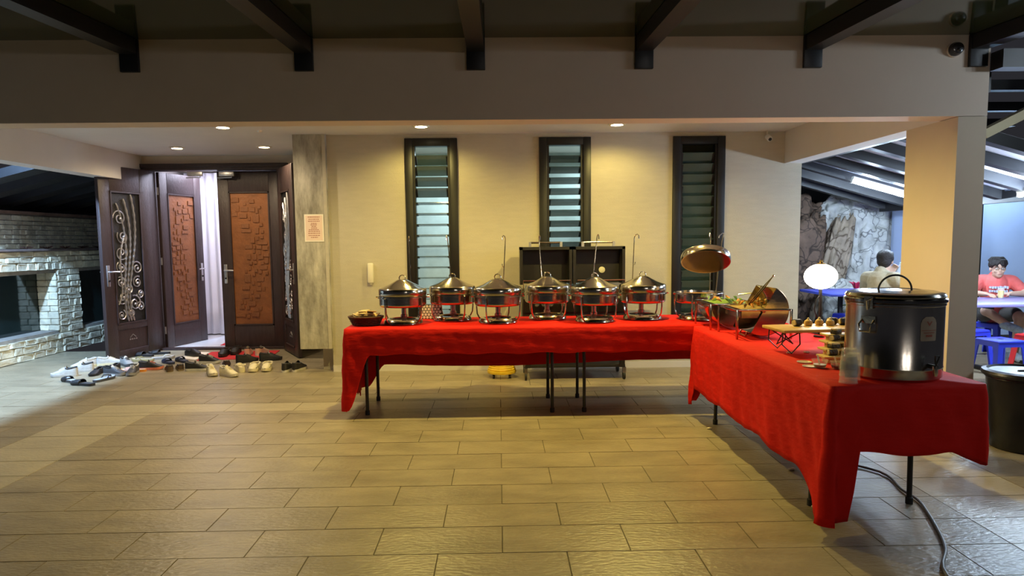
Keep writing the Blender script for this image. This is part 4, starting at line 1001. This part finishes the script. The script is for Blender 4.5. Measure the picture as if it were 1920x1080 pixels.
def upper_mesh(L, th, kind, k):
    b = MB(); v = []; op = .46 if kind != 'loafer' else .50
    for t in TS:
        w_ = wid(t)*k*.97; z0 = th*.8+spring(t); h = lerp(HT[kind], t)+th-.028; dh = max(h-z0, .008); y = (t-.5)*L
        if t < op and t > 0:
            half = [(-1.0, 0), (-1.05, .3), (-1.0, .65), (-.84, 1), (-.70, .97), (-.62, .35)]
            row = [(a*w_, z0+c*dh) for a, c in half]+[(0, z0+.18*dh)]+[(-a*w_, z0+c*dh) for a, c in half[::-1]]
        elif t == 0:
            half = [(-1.0, 0), (-1.05, .3), (-1.0, .65), (-.84, 1), (-.5, 1), (-.2, .99)]
            row = [(a*w_, z0+c*dh) for a, c in half]+[(0, z0+.98*dh)]+[(-a*w_, z0+c*dh) for a, c in half[::-1]]
        else:
            row = []
            for j in range(13):
                a = PI*j/12; row.append((-w_*math.copysign(abs(math.cos(a))**.8, math.cos(a))*1.02, z0+dh*math.sin(a)**.75))
        v += [(x, y, z) for x, z in row]
    n = len(TS); f = [(i*13+j, i*13+j+1, (i+1)*13+j+1, (i+1)*13+j) for i in range(n-1) for j in range(12)]
    f += [tuple(range(13)), tuple(range((n-1)*13, n*13))]
    return b.add(v, f)
_sm = {}
def cm_(key, fn):
    if key not in _sm: _sm[key] = fn()
    return _sm[key]
def shade(c): return mat('shoe_%.2f_%.2f_%.2f' % c, c, .55, var=.12, scale=30, bump=.15, bscale=120)
def shoe(kind, px, heading, up, so, lin, lab, L=.27, k=1.0, grp='shoes left before the door', dz=0., lace=None, roll=0):
    """px: spot of the shoe's middle on the floor in the photograph; heading: where the toe points"""
    p = at(px[0], px[1], Z=0) if len(px) == 2 else Vector(px)
    t = thing({'sneaker': 'sneaker', 'clog': 'clog', 'loafer': 'shoe', 'slide': 'slide_sandal', 'flip': 'flip_flop'}[kind], lab, 'shoe', (p.x, p.y, dz), heading, grp)
    if 'on the red mat' in lab or 'of the red mat' in lab: t.location.z = .0075
    if 'on the pale floor cloth' in lab: t.location.z = .0055
    if roll: t.rotation_euler = (0, roll, heading)
    if kind in ('sneaker', 'clog', 'loafer'):
        th = {'sneaker': .030, 'clog': .030, 'loafer': .018}[kind]
        link('sole', cm_(('s', kind, L, k, so), lambda: sole_mesh(L, th, k*1.04).mesh('sole', shade(so))), t)
        link('upper', cm_(('u', kind, L, k, up), lambda: upper_mesh(L, th, kind, k).mesh('upper', shade(up))), t)
        def ins():
            b = MB(); v = []; ts = [.03, .07, .12, .2, .3, .4, .455]
            for q_ in ts: v += [(-wid(q_)*k*.60, (q_-.5)*L, th+.022), (wid(q_)*k*.60, (q_-.5)*L, th+.022)]
            return b.add(v, [(i*2, i*2+1, i*2+3, i*2+2) for i in range(len(ts)-1)]).mesh('insole', shade(lin))
        link('insole', cm_(('i', kind, L, k, lin), ins), t)
        def collar():
            pts_ = []
            for sg, ts in ((-1, [.42, .34, .26, .18, .11, .05]), (1, [.05, .11, .18, .26, .34, .42])):
                for q_ in ts: pts_.append((sg*wid(q_)*k*.76, (q_-.5)*L, lerp(HT[kind], q_)+th-.026))
            return MB().tube(pts_, .0075, 6).mesh('collar', shade(lin))
        if kind != 'clog': link('collar', cm_(('c', kind, L, k, lin), collar), t)
        if kind == 'sneaker':
            lc = lace or so
            def lac(j):
                q_ = .50+.05*j; h = lerp(HT['sneaker'], q_)+th-.026; w_ = wid(q_)*k
                return MB().tube([(-w_*.55, (q_-.5)*L, h-.012), (-w_*.2, (q_+.01-.5)*L, h+.002), (w_*.2, (q_-.01-.5)*L, h+.002), (w_*.55, (q_-.5)*L, h-.012)], .0035, 5).mesh('lace', shade(lc))
            for j in range(4): link('lace', cm_(('l', L, k, lc, j), lambda: lac(j)), t)
            link('tongue', cm_(('t', L, k, lin), lambda: MB().grid(lambda u_, v_: ((u_-.5)*.045, (.40+.10*v_-.5)*L, .085+.035*(1-v_)-.02*(2*u_-1)**2), 6, 4).mesh('tongue', shade(up))), t)
        if kind == 'clog':
            link('heel_strap', cm_(('h', L, k, up), lambda: MB().tube([(-.040*k, (.5-.5)*L, .070), (-.044*k, (.3-.5)*L, .078), (-.036*k, (.08-.5)*L, .080), (0, (.0-.5)*L-.004, .080), (.036*k, (.08-.5)*L, .080), (.044*k, (.3-.5)*L, .078), (.040*k, 0, .070)], .008, 6).mesh('heel_strap', shade(up))), t)
            hm_ = cm_(('o',), lambda: MB().lathe([(0, 0), (.006, 0), (.006, .003), (0, .003)], 10).mesh('vent_hole', shade((.03, .03, .03))))
            for (tx, tt, zz) in ((-.046, .74, .055), (.046, .74, .055), (-.040, .85, .05), (.040, .85, .05)):
                o = link('vent_hole', hm_, t, (tx*k, (tt-.5)*L, zz)); o.rotation_euler = (0, PI/2*(1 if tx > 0 else -1), 0)
    else:
        link('footbed', cm_(('fb', kind, L, k, so), lambda: sole_mesh(L, .026, k*1.06).mesh('footbed', shade(so))), t)
        link('insole', cm_(('fi', L, k, lin), lambda: MB().add([(s*wid(q_)*k*.86, (q_-.5)*L, .0275+spring(q_)) for q_ in TS[1:-1] for s in (-1, 1)], [(i*2, i*2+1, i*2+3, i*2+2) for i in range(len(TS)-3)]).mesh('insole', shade(lin))), t)
        if kind == 'slide':
            def band():
                b = MB(); 
                def fn(u_, v_):
                    q_ = .50+.30*v_; a = PI*u_; w_ = wid(q_)*k*1.10; h = .052-.014*v_
                    return (-w_*math.cos(a), (q_-.5)*L, .012+spring(q_)+h*math.sin(a)**.7)
                b.grid(fn, 14, 6); return b.mesh('band', shade(up))
            o = link('band', cm_(('bd', L, k, up), band), t); solid(o, .005)
        else:
            for s in (-1, 1):
                link('strap', cm_(('st', L, k, up, s), lambda: MB().tube([(0, (.84-.5)*L, .028), (s*.012*k, (.76-.5)*L, .050), (s*.034*k, (.60-.5)*L, .050), (s*.042*k, (.50-.5)*L, .024)], .006, 6).mesh('strap', shade(up))), t)
    return t
W, K, CR = (.58, .56, .52), (.018, .017, .018), (.74, .66, .44)
G, DG, NV = (.28, .27, .26), (.06, .06, .065), (.02, .028, .075)
LFT, RGT, TOC, AWY = PI/2, -PI/2, PI, 0     # toe to the left, right, camera, away
shoe('sneaker', (121, 706), LFT+.2, W, W, K, 'white low sneaker with a black lining, farthest to the left')
shoe('sneaker', (152, 697), LFT+.2, W, W, K, 'white low sneaker with a black lining, second from the left')
shoe('slide', (131, 716), LFT-.6, K, DG, (.45, .5, .6), 'black slide sandal with a pale footbed, beside the big black sandal')
shoe('slide', (155, 722), RGT-.35+PI, K, K, DG, 'big black slide sandal nearest the camera on the blue-lit floor', .30, 1.1)
shoe('flip', (196, 713), AWY-.25, K, DG, (.42, .48, .58), 'black flip-flop with a pale footbed lying by itself')
shoe('sneaker', (158, 689), LFT+.9, W, CR, W, 'chunky white sneaker with a cream sole, outer one of the pair by the stone wall', .29, 1.05)
shoe('sneaker', (208, 684), RGT+.5, W, CR, W, 'chunky white sneaker behind the black shoe pair', .29, 1.05)
shoe('loafer', (181, 702), TOC+.1, K, K, K, 'black leather shoe pointing to the camera, outer one of the pair', .27)
shoe('loafer', (209, 695), TOC-.1, K, K, K, 'black leather shoe pointing to the camera, inner one of the pair', .27)
shoe('sneaker', (216, 704), RGT-.2, DG, G, K, 'dark grey running shoe with white laces', lace=W)
shoe('sneaker', (250, 702), TOC+.2, DG, G, W, 'grey running shoe with its toe towards the camera', lace=W)
shoe('sneaker', (238, 686), RGT-.7, G, DG, K, 'mid-grey shoe lying behind the running shoes')
shoe('slide', (251, 697), LFT+.1, (.70, .42, .34), (.72, .28, .05), (.75, .62, .52), 'pale pink sandal on an orange sole')
shoe('sneaker', (284, 693), RGT+.15, K, (.70, .22, .14), DG, 'black shoe on a coral red sole')
shoe('flip', (268, 677), LFT, (.30, .26, .12), (.34, .28, .13), (.55, .5, .35), 'olive flip-flop in front of the open grille door')
shoe('slide', (270, 668), LFT-.2, K, K, DG, 'black slide at the foot of the open grille door, outer one')
shoe('slide', (299, 664), LFT+.1, K, K, DG, 'black slide at the foot of the open grille door, inner one')
shoe('flip', (306, 673), RGT+.4, W, G, W, 'white strapped flip-flop behind the navy sandals')
shoe('slide', (316, 681), AWY+.8, NV, NV, (.05, .06, .10), 'navy sandal nearer the coral-soled shoe')
shoe('slide', (341, 678), AWY+.8, NV, NV, (.05, .06, .10), 'navy sandal nearer the pale floor cloth')
shoe('loafer', (318, 694), AWY+.5, (.10, .06, .035), (.16, .11, .05), K, 'brown loafer lying left of its mate', .26)
shoe('loafer', (338, 692), AWY+.5, (.10, .06, .035), (.30, .23, .12), K, 'brown loafer with a tan sole, right of its mate', .26)
shoe('clog', (362, 668), RGT-.5, K, K, DG, 'lone black clog on the pale floor cloth')
shoe('sneaker', (371, 695), RGT+.08, K, W, DG, 'black running shoe with a thick white sole pointing right')
shoe('sneaker', (394, 681), RGT-.1, K, W, DG, 'black running shoe behind the one with the thick white sole', lace=W)
shoe('sneaker', (397, 703), RGT-1.0, CR, (.62, .56, .45), W, 'cream sneaker, left one of the pair nearest the camera', .28, 1.05, lace=CR)
shoe('sneaker', (429, 705), RGT-.6, CR, (.62, .56, .45), W, 'cream sneaker, right one of the pair nearest the camera', .28, 1.05, lace=CR)
shoe('loafer', (425, 685), AWY+.4, (.04, .018, .018), K, K, 'dark maroon shoe behind the cream sneakers')
shoe('clog', (450, 695), AWY+.55, CR, CR, CR, 'cream clog lying between the cream sneakers and the clog pair', .26, 1.05)
shoe('clog', (477, 695), TOC+.1, CR, CR, CR, 'cream clog of the pair with vent holes, left one', .26, 1.1)
shoe('clog', (501, 694), TOC+.15, CR, CR, CR, 'cream clog of the pair with vent holes, right one', .26, 1.1)
shoe('clog', (421, 668), TOC+.1, K, K, K, 'black clog on the red mat, left one of the pair', .29, 1.1)
shoe('clog', (443, 664), TOC+.1, K, K, K, 'black clog on the red mat, right one of the pair', .29, 1.1)
shoe('sneaker', (466, 666), AWY+.2, (.66, .42, .33), W, K, 'pink and black sneaker at the back of the red mat, left one', lace=W)
shoe('sneaker', (492, 665), AWY-.2, (.66, .50, .36), W, K, 'pink and black sneaker at the back of the red mat, right one', lace=W)
shoe('sneaker', (464, 679), RGT+.7, K, K, K, 'black sneaker behind the cream clog pair, left one')
shoe('sneaker', (508, 676), RGT+.4, K, K, K, 'black sneaker behind the cream clog pair, right one')
shoe('sneaker', (541, 695), AWY-.1, K, W, DG, 'black slip-on sneaker with a white sole by the panel, left one')
shoe('sneaker', (562, 694), AWY-.2, K, W, DG, 'black slip-on sneaker with a white sole by the panel, right one')

# ------------------------------------------------------------------ the seating area on the right
M_blue = mat('blue_plastic', (.03, .05, .62), .35, var=.05)
M_redp = mat('red_plastic', (.60, .03, .03), .35)
def stool(lab, x, y, m, rz=0, z=.45):
    t = thing('plastic_stool', lab, 'stool', (x, y, 0), rz, 'plastic stools')
    MB().rbox(-.15, .15, -.15, .15, z-.03, z, .02).build('seat', m, t)
    MB().ring([(.012, z-.001), (.03, z-.001), (.03, z+.002), (.012, z+.002)], 16).build('seat_hole', M_black, t)
    for sx in (-1, 1):
        for sy in (-1, 1):
            MB().add([(sx*a, sy*b_, zz) for zz, o in ((0, .19), (z-.02, .145)) for a, b_ in ((o, o), (o-.055, o), (o-.055, o-.012), (o-.012, o-.012), (o-.012, o-.055), (o, o-.055))],
                     [(0, 1, 2, 3, 4, 5), (6, 7, 8, 9, 10, 11)]+[(i, (i+1) % 6, 6+(i+1) % 6, 6+i) for i in range(6)]).build('leg', m, t, False)
    for a in range(4):
        MB().add([(-.14, -.146, z-.02), (.14, -.146, z-.02), (.145, -.150, z-.10), (.08, -.148, z-.06), (-.08, -.148, z-.06), (-.145, -.150, z-.10)]+[(-.14, -.140, z-.02), (.14, -.140, z-.02), (.145, -.144, z-.10), (.08, -.142, z-.06), (-.08, -.142, z-.06), (-.145, -.144, z-.10)],
                 [(0, 1, 2, 3, 4, 5), (6, 7, 8, 9, 10, 11)]+[(i, (i+1) % 6, 6+(i+1) % 6, 6+i) for i in range(6)]).xf(Matrix.Rotation(a*PI/2, 4, 'Z')).build('apron', m, t, False)
stool('blue plastic stool standing in front of the purple table', 4.83, 6.45, M_blue, .1)
stool('blue plastic stool half behind the front stool', 4.92, 7.05, M_blue, .3, .47)
stool('red plastic stool beside the blue stool at the purple table', 5.42, 6.70, M_redp, .2)
stool('blue plastic stool under the blue table by the rocks', 4.55, 8.75, M_blue, .1)
stool('blue plastic stool farther back under the blue table by the rocks', 5.15, 9.2, M_blue, .3)
stool('blue plastic stool the person in beige sits on', 4.42, 7.80, M_blue, .2, .40)
stool('blue plastic stool the person in coral sits on', 5.97, 8.11, M_blue, .4, .40)
def cafe(lab, x0, x1, y0, y1, col):
    t = thing('cafe_table', lab, 'table', ((x0+x1)/2, (y0+y1)/2, 0)); hx, hy = (x1-x0)/2, (y1-y0)/2
    MB().rbox(-hx, hx, -hy, hy, .70, .735, .01).build('tabletop', col, t)
    for s in (-1, 1):
        MB().rbox(s*(hx-.35)-.025, s*(hx-.35)+.025, -.025, .025, .04, .70, .006).build('post', M_blacksteel, t)
        MB().rbox(s*(hx-.35)-.03, s*(hx-.35)+.03, -hy*.8, hy*.8, 0, .04, .006).build('foot', M_blacksteel, t)
        MB().rbox(s*(hx-.35)-.02, s*(hx-.35)+.02, -hy*.7, hy*.7, .67, .70, .004).build('bearer', M_blacksteel, t)
cafe('purple-topped table before the person in coral', 4.85, 6.25, 6.95, 7.78, mat('purple_top', (.24, .22, .50), .3))
cafe('bright blue table beside the artificial rocks', 4.15, 5.35, 8.45, 9.35, mat('blue_top', (.12, .15, .78), .3))
# walls and louvre screen behind
tag(MB().box(5.72, 9.5, 9.75, 9.9, 0, 2.6).build('wall_far', M_bluewall, None, False), 'pale blue wall behind the seating area', None, None, 'structure')
tag(MB().box(5.66, 5.74, 9.5, 9.74, 0, 2.3).build('wall_far_pier', M_bluewall, None, False), kind='structure')
sc_ = thing('louvre_screen', 'black louvre screen between the rocks and the pale blue wall', 'screen', (0, 9.55, 0))
MB().box(5.75, 5.80, -.03, .03, 0, 2.3).build('screen_post', M_black, sc_, False); MB().box(6.74, 6.79, -.03, .03, 0, 2.3).build('screen_post', M_black, sc_, False)
slm = MB().obox((0, 0, 0), (.47, 0, 0), (0, .05, -.02), (0, .003, .006)).mesh('slat', M_black, False)
for k in range(19): link('slat', slm, sc_, (6.27, 0, .10+.118*k))
MB().box(5.8, 6.74, .05, .07, 0, 2.3).build('backing', mat('screen_back', (.10, .12, .17), .8), sc_, False)
# artificial rocks
RK1 = vein('grey_rock', (.50, .50, .48), (.12, .12, .12), 2.8, width=.035)
RK2 = vein('brown_rock', (.14, .088, .06), (.03, .018, .012), 4.5, width=.10)
RK3 = vein('tan_rock', (.34, .27, .20), (.08, .05, .03), 2.0)
def rock(lab, c, r, m, seed, rot=0, amp=.28):
    bm = bmesh.new(); bmesh.ops.create_icosphere(bm, subdivisions=5, radius=1)
    for q_ in bm.verts:
        d = q_.co.normalized(); s = d*1.3+Vector((seed*7.1, seed*3.3, 0))
        k = 1+amp*noise.noise(s)+amp*.5*noise.noise(s*2.3)+amp*.22*noise.noise(s*5.1)
        rid = abs(noise.noise(s*1.8+Vector((5, 5, 5)))); k -= .16*max(0, .18-rid)/.18
        p = Vector((abs(d.x)**.75*math.copysign(1, d.x), abs(d.y)**.75*math.copysign(1, d.y), abs(d.z)**.75*math.copysign(1, d.z)))*k
        q_.co = Matrix.Rotation(rot, 3, 'Y') @ Vector((p.x*r[0], p.y*r[1], p.z*r[2]))
    zmin = min(q_.co.z for q_ in bm.verts)
    me = bpy.data.meshes.new('boulder')
    for f in bm.faces: f.smooth = True
    bm.to_mesh(me); bm.free(); me.materials.append(m)
    o = link('boulder', me, RKT, (c[0], c[1], c[2] if c[2] else -zmin-.02)); o['label'] = lab
    return o
RKT = thing('artificial_rock_wall', 'artificial rock wall of brown and pale grey boulders behind the blue table', 'rock wall', (0, 0, 0))
rock('dark brown mottled rock', (4.56, 10.35, 0), (.36, .40, .93), RK2, 1)
rock('tan curved rock rib', (4.98, 10.25, 0), (.20, .30, .92), RK3, 2, .22)
rock('tall pale grey rock with dark cracks', (5.50, 10.35, 0), (.42, .45, 1.02), RK1, 3)
rock('pale grey boulder overhanging near the top', (5.16, 10.50, 1.62), (.40, .35, .42), RK1, 4)
rock('small dark rock peak', (4.78, 10.6, 1.75), (.26, .3, .24), RK2, 5)
rock('low pale rock at the foot', (5.10, 9.85, 0), (.40, .22, .40), RK1, 6)
tag(MB().box(3.4, 5.66, 11.1, 11.2, 0, 3.2).build('night_sky_sheet', M_black, None, False), kind='structure')  # added black sheet in place of the dark night sky above the rocks
rd = thing('red_bromeliad', 'small red flower at the foot of the rocks behind the blue table', 'plant', (4.98, 9.42, 0))
for k in range(8):
    a = k*PI/4; MB().tube([(0, 0, .68), (.05*math.cos(a), .05*math.sin(a), .80), (.10*math.cos(a), .10*math.sin(a), .82)], [.006, .016, .003], 6).build('petal', mat('red_petal', (.60, .03, .08), .5), rd)
MB().tube([(0, 0, 0), (0, 0, .70)], .012, 8).build('stem', M_green, rd)
for k in range(5):
    a = k*1.3; MB().tube([(0, 0, .3), (.10*math.cos(a), .10*math.sin(a), .50), (.20*math.cos(a), .20*math.sin(a), .48)], [.008, .022, .003], 6).build('leaf', M_green, rd)

# ------------------------------------------------------------------ people
M_skin = mat('skin', (.58, .36, .26), .55, var=.05, scale=12)
M_hair = mat('black_hair', (.018, .012, .010), .5, var=.3, scale=60, bump=.6, bscale=120)
def blob(name, m, parent, cones, ells, vox=.009, smooth=6):
    b = MB()
    for p0_, p1_, r0, r1 in cones: b.cone(p0_, p1_, r0, r1, 14)
    for c, r, *rt in ells: b.sph(c, r, 18, 14, rt[0] if rt else None)
    me = bpy.data.meshes.new(name); me.from_pydata(b.v, [], b.f)
    bm = bmesh.new(); bm.from_mesh(me); bmesh.ops.remove_doubles(bm, verts=bm.verts, dist=1e-6); bmesh.ops.recalc_face_normals(bm, faces=bm.faces); bm.to_mesh(me); bm.free()
    me.materials.append(m); o = link(name, me, parent)
    r = o.modifiers.new('remesh', 'REMESH'); r.mode = 'VOXEL'; r.voxel_size = vox; r.use_smooth_shade = True
    s = o.modifiers.new('smooth', 'SMOOTH'); s.factor = .5; s.iterations = smooth
    return o
def headparts(hz, hy, turn=0.):
    """cones and ellipsoids of a head looking along -y, centre (0, hy, hz)"""
    R_ = Matrix.Rotation(turn, 3, 'Z'); c = Vector((0, hy, hz))
    def P(x, y, z): return c+R_ @ Vector((x, y, z))
    ells = [(P(0, .012, .035), (.074, .090, .085), R_), (P(0, -.018, -.045), (.058, .066, .068), R_), (P(0, -.060, -.088), (.030, .026, .020), R_),
            (P(-.075, .008, -.010), (.010, .018, .030), R_), (P(.075, .008, -.010), (.010, .018, .030), R_), (P(0, -.086, -.062), (.024, .010, .009), R_),
            (P(-.038, -.068, -.030), (.022, .016, .018), R_), (P(.038, -.068, -.030), (.022, .016, .018), R_), (P(0, -.074, .022), (.05, .014, .012), R_)]
    cones = [(P(0, -.076, .008), P(0, -.096, -.030), .009, .013), (P(0, .012, -.06), P(0, .035, -.155), .052, .056)]
    return P, R_, cones, ells
def hand(wr, d, up, s, curl=.5, L=.17):
    """palm and five fingers from wrist wr along d; up = back of the hand; s = thumb side"""
    wr, d, up = Vector(wr), Vector(d).normalized(), Vector(up); up = (up-d*up.dot(d)).normalized(); sd = d.cross(up)*s
    out = []; ells = []
    pm = wr+d*.05
    for k, (o, l) in enumerate(((.030, .068), (.010, .076), (-.010, .070), (-.029, .055))):
        b0 = wr+d*.02+sd*o*.7; b1 = wr+d*.088+sd*o
        out.append((b0, b1, .014, .011))
        k1 = b1+(d*math.cos(curl*.6)-up*math.sin(curl*.6))*l*.45; k2 = k1+(d*math.cos(curl*1.5)-up*math.sin(curl*1.5))*l*.32; k3 = k2+(d*math.cos(curl*2.2)-up*math.sin(curl*2.2))*l*.23
        out += [(b1, k1, .0095, .0088), (k1, k2, .0088, .008), (k2, k3, .008, .007)]
    t0 = wr+d*.025+sd*.025; t1 = t0+(d*.6+sd*.75-up*.2).normalized()*.042; t2 = t1+(d*.85+sd*.35-up*.3).normalized()*.034
    out += [(t0, t1, .014, .011), (t1, t2, .011, .008)]
    return out
def faceparts(per, P, R_, glasses=False):
    M_eye = mat('eye_white', (.8, .8, .8), .3); M_iris = mat('iris', (.02, .012, .01), .2); M_lip = mat('lip', (.45, .17, .15), .5)
    for s in (-1, 1):
        e = MB().sph(P(s*.030, -.079, .000), (.013, .007, .007), 12, 8, R_).build('eye', M_eye, per)
        MB().sph(P(s*.030, -.085, .000), (.0055, .003, .0055), 10, 6, R_).build('iris', M_iris, e)
        MB().tube([P(s*.014, -.088, .022), P(s*.032, -.087, .027), P(s*.048, -.078, .021)], .0035, 6).build('eyebrow', M_hair, per)
    MB().tube([P(-.022, -.088, -.062), P(0, -.097, -.060), P(.022, -.088, -.062)], [.002, .0055, .002], 6).build('mouth', M_lip, per)
    if glasses:
        g_ = MB()
        for s in (-1, 1): g_.tube([P(s*.031+.021*math.cos(2*PI*k/16), -.096, .0+.016*math.sin(2*PI*k/16)) for k in range(16)], .0016, 5, True); g_.tube([P(s*.052, -.094, .004), P(s*.076, -.02, .006)], .0016, 5)
        g_.tube([P(-.010, -.097, .003), P(.010, -.097, .003)], .0016, 5); g_.build('spectacles', M_blacksteel, per)
# person in coral, seated behind the purple table
pc = thing('person', 'person in a coral t-shirt sitting behind the purple table', 'person', (5.96, 8.10, 0), -.42)
P, R_, hc, he = headparts(1.055, -.11, .05)
eL, eR = (.27, -.20, .765), (-.27, -.20, .765); wL, wR = (.08, -.36, .775), (-.17, -.43, .770)
body = hc+[((0, 0, .54), (0, -.02, .70), .13, .12), ((0, -.02, .70), (0, -.03, .86), .125, .125), ((-.13, -.02, .905), (.13, -.02, .905), .062, .062)]
for e, s, w_ in ((eL, 1, wL), (eR, -1, wR)):
    body += [((s*.165, -.02, .90), e, .052, .040), (e, w_, .040, .027)]
body += hand(wL, (-.85, -.25, .02), (0, -.1, 1), -1, .5)+hand(wR, (.3, -.9, 0), (0, 0, 1), -1, .4)
for s, kn, an in ((1, (.17, -.42, .52), (.15, -.36, .09)), (-1, (-.15, -.40, .57), (.02, -.50, .44))):
    body += [((s*.09, -.02, .50), kn, .085, .060), (kn, an, .058, .038)]
body += [((.15, -.36, .07), (.16, -.50, .05), .036, .034), ((.02, -.50, .44), (.10, -.58, .40), .036, .034)]
blob('body', M_skin, pc, body, he)
shirt = [((0, 0, .53), (0, -.02, .70), .150, .142), ((0, -.02, .70), (0, -.03, .86), .145, .140), ((-.135, -.02, .902), (.135, -.02, .902), .078, .078), ((0, -.01, .93), (0, .0, .965), .085, .066)]
for e, s in ((eL, 1), (eR, -1)):
    m_ = Vector((s*.165, -.02, .90)).lerp(Vector(e), .62); shirt.append(((s*.165, -.02, .898), m_, .076, .068))
M_coral = mat('coral_shirt', (.72, .13, .12), .8, var=.08, scale=14, bump=.3, bscale=20)
sh = blob('shirt', M_coral, pc, shirt, [])
blob('shorts', mat('dark_shorts', (.07, .065, .06), .8), pc, [((s*.09, -.01, .50), (s*.14, -.32, .53), .100, .085) for s in (-1, 1)]+[((-.05, 0, .53), (.05, 0, .53), .12, .12)], [])
M_shoeb = mat('pale_blue_shoe', (.40, .50, .62), .6, var=.3, scale=30)
for c0, c1 in (((.15, -.35, .055), (.165, -.53, .042)), ((.01, -.49, .425), (.12, -.60, .385))):
    blob('shoe', M_shoeb, pc, [(c0, c1, .052, .044)], [], .009, 3)
faceparts(pc, P, R_, True)
rnd = random.Random(4); hr = [(P(0, .028, .062), (.086, .096, .078), R_), (P(-.055, .02, .045), (.036, .075, .05), R_), (P(.055, .02, .045), (.036, .075, .05), R_)]
hc2 = []
for k in range(16):
    a = rnd.uniform(-1.3, 1.3); p_ = P(.07*math.sin(a), -.07*math.cos(a)+.0, .085); q_ = P(.080*math.sin(a)+rnd.uniform(-.02, .02), -.088*math.cos(a), rnd.uniform(.030, .058)); hc2.append((p_, q_, .024, .009))
for k in range(14):
    a = rnd.uniform(0, 6.28); p_ = P(.05*math.cos(a), .03+.05*math.sin(a), .115); q_ = P(.085*math.cos(a), .03+.085*math.sin(a), .105+rnd.uniform(-.02, .015)); hc2.append((p_, q_, .026, .012))
blob('hair', M_hair, pc, hc2, hr, .008, 2)
pr = MB()
M_print = mat('shirt_print', (.55, .62, .85), .7)
rnd = random.Random(9)
for j in range(2):
    x = -.088
    while x < .085:
        w_ = rnd.uniform(.012, .022); yy = -.170-.012*(1-(x/.1)**2)
        pr.obox((x+w_/2, yy, .835-.045*j+rnd.uniform(-.004, .004)), (w_/2, 0, 0), (0, .012, 0), (0, 0, rnd.uniform(.010, .016))); x += w_+.006
pr.build('shirt_print', M_print, pc, False)
# drink and phone on the purple table
def loc_c(x, y, z): r_ = Matrix.Rotation(-.42, 3, 'Z') @ Vector((x, y, 0)); return (5.96+r_.x, 8.10+r_.y, z)
dk = thing('drink_cup', 'clear cup of yellow drink before the person in coral', 'cup', loc_c(-.055, -.55, .736))
MB().lathe([(0, 0), (.026, 0), (.036, .115), (.034, .115), (.025, .004), (0, .004)], 20).build('cup_wall', M_clear, dk)
MB().lathe([(0, .005), (.0245, .005), (.031, .085), (0, .085)], 20).build('drink', mat('yellow_drink', (.75, .55, .06), .3), dk)
ph = tag(MB().rbox(-.04, .04, -.08, .08, 0, .009, .003).build('phone', mat('pale_phone', (.60, .68, .80), .3), None, True, loc_c(-.40, -.50, .736), .5), 'pale phone lying at the left end of the purple table', 'phone')
# person in beige, seen from behind
pb = thing('person', 'person in a beige top seen from behind, holding a pale cup', 'person', (4.42, 7.80, 0), 2.05)
P, R_, hc, he = headparts(1.165, -.05, .35)
eL, eR = (.30, -.14, .80), (-.29, -.16, .78); wL, wR = (.14, -.34, 1.0), (-.12, -.36, .80)
body = hc+[((0, 0, .54), (0, 0, .74), .13, .125), ((0, 0, .74), (0, .01, .92), .128, .128), ((-.14, .01, .975), (.14, .01, .975), .062, .062)]
for e, s, w_ in ((eL, 1, wL), (eR, -1, wR)): body += [((s*.175, .01, .97), e, .052, .040), (e, w_, .040, .027)]
body += hand(wL, (-.45, -.35, .75), (.3, -.9, 0), -1, .7)+hand(wR, (.4, -.8, 0), (0, 0, 1), -1, .5)
for s in (-1, 1):
    kn = (s*.15, -.42, .50); an = (s*.15, -.38, .09); body += [((s*.09, -.02, .50), kn, .085, .060), (kn, an, .058, .038), ((s*.15, -.38, .06), (s*.16, -.52, .04), .036, .032)]
blob('body', M_skin, pb, body, he)
top = [((0, 0, .52), (0, 0, .74), .150, .148), ((0, 0, .74), (0, .015, .93), .150, .148), ((-.145, .015, .965), (.145, .015, .965), .082, .082), ((0, .03, 1.0), (0, .035, 1.05), .085, .064)]
for e, s, w_ in ((eL, 1, wL), (eR, -1, wR)):
    top += [((s*.175, .01, .965), e, .078, .062), (e, Vector(e).lerp(Vector(w_), .6), .062, .05)]
blob('top', mat('beige_top', (.46, .40, .28), .9, var=.12, scale=20, bump=.4, bscale=40), pb, top, [])
blob('trousers', mat('grey_trousers', (.10, .10, .11), .85), pb, [((s*.09, -.01, .50), (s*.15, -.42, .50), .105, .08) for s in (-1, 1)]+[((s*.15, -.42, .50), (s*.15, -.39, .12), .078, .06) for s in (-1, 1)]+[((-.05, 0, .53), (.05, 0, .53), .12, .12)], [])
faceparts(pb, P, R_)
rnd = random.Random(6); hc2 = []
for k in range(10):
    a = rnd.uniform(-1.0, 1.0); hc2.append((P(.06*math.sin(a), -.06*math.cos(a), .085), P(.078*math.sin(a), -.084*math.cos(a), .040), .026, .010))
blob('hair', M_hair, pb, hc2, [(P(0, .030, .050), (.088, .098, .086), R_), (P(0, .055, -.005), (.078, .066, .075), R_), (P(-.06, .015, .03), (.03, .05, .045), R_), (P(.06, .015, .03), (.03, .05, .045), R_)], .008, 3)
def loc_b(x, y, z): r_ = Matrix.Rotation(2.05, 3, 'Z') @ Vector((x, y, 0)); return (4.42+r_.x, 7.80+r_.y, z)
pc_ = thing('paper_cup', 'pale cup held up by the person in beige', 'cup', loc_b(.06, -.40, 1.02)); pc_.rotation_euler = (.3, .35, 0)
MB().lathe([(0, 0), (.030, 0), (.040, .11), (.037, .11), (.028, .004), (0, .004)], 20).build('cup_wall', mat('pale_cup', (.62, .70, .82), .4), pc_)
MB().ring([(.037, .106), (.043, .106), (.043, .114), (.037, .114)], 20).build('rim', mat('teal_rim', (.40, .68, .72), .4), pc_)
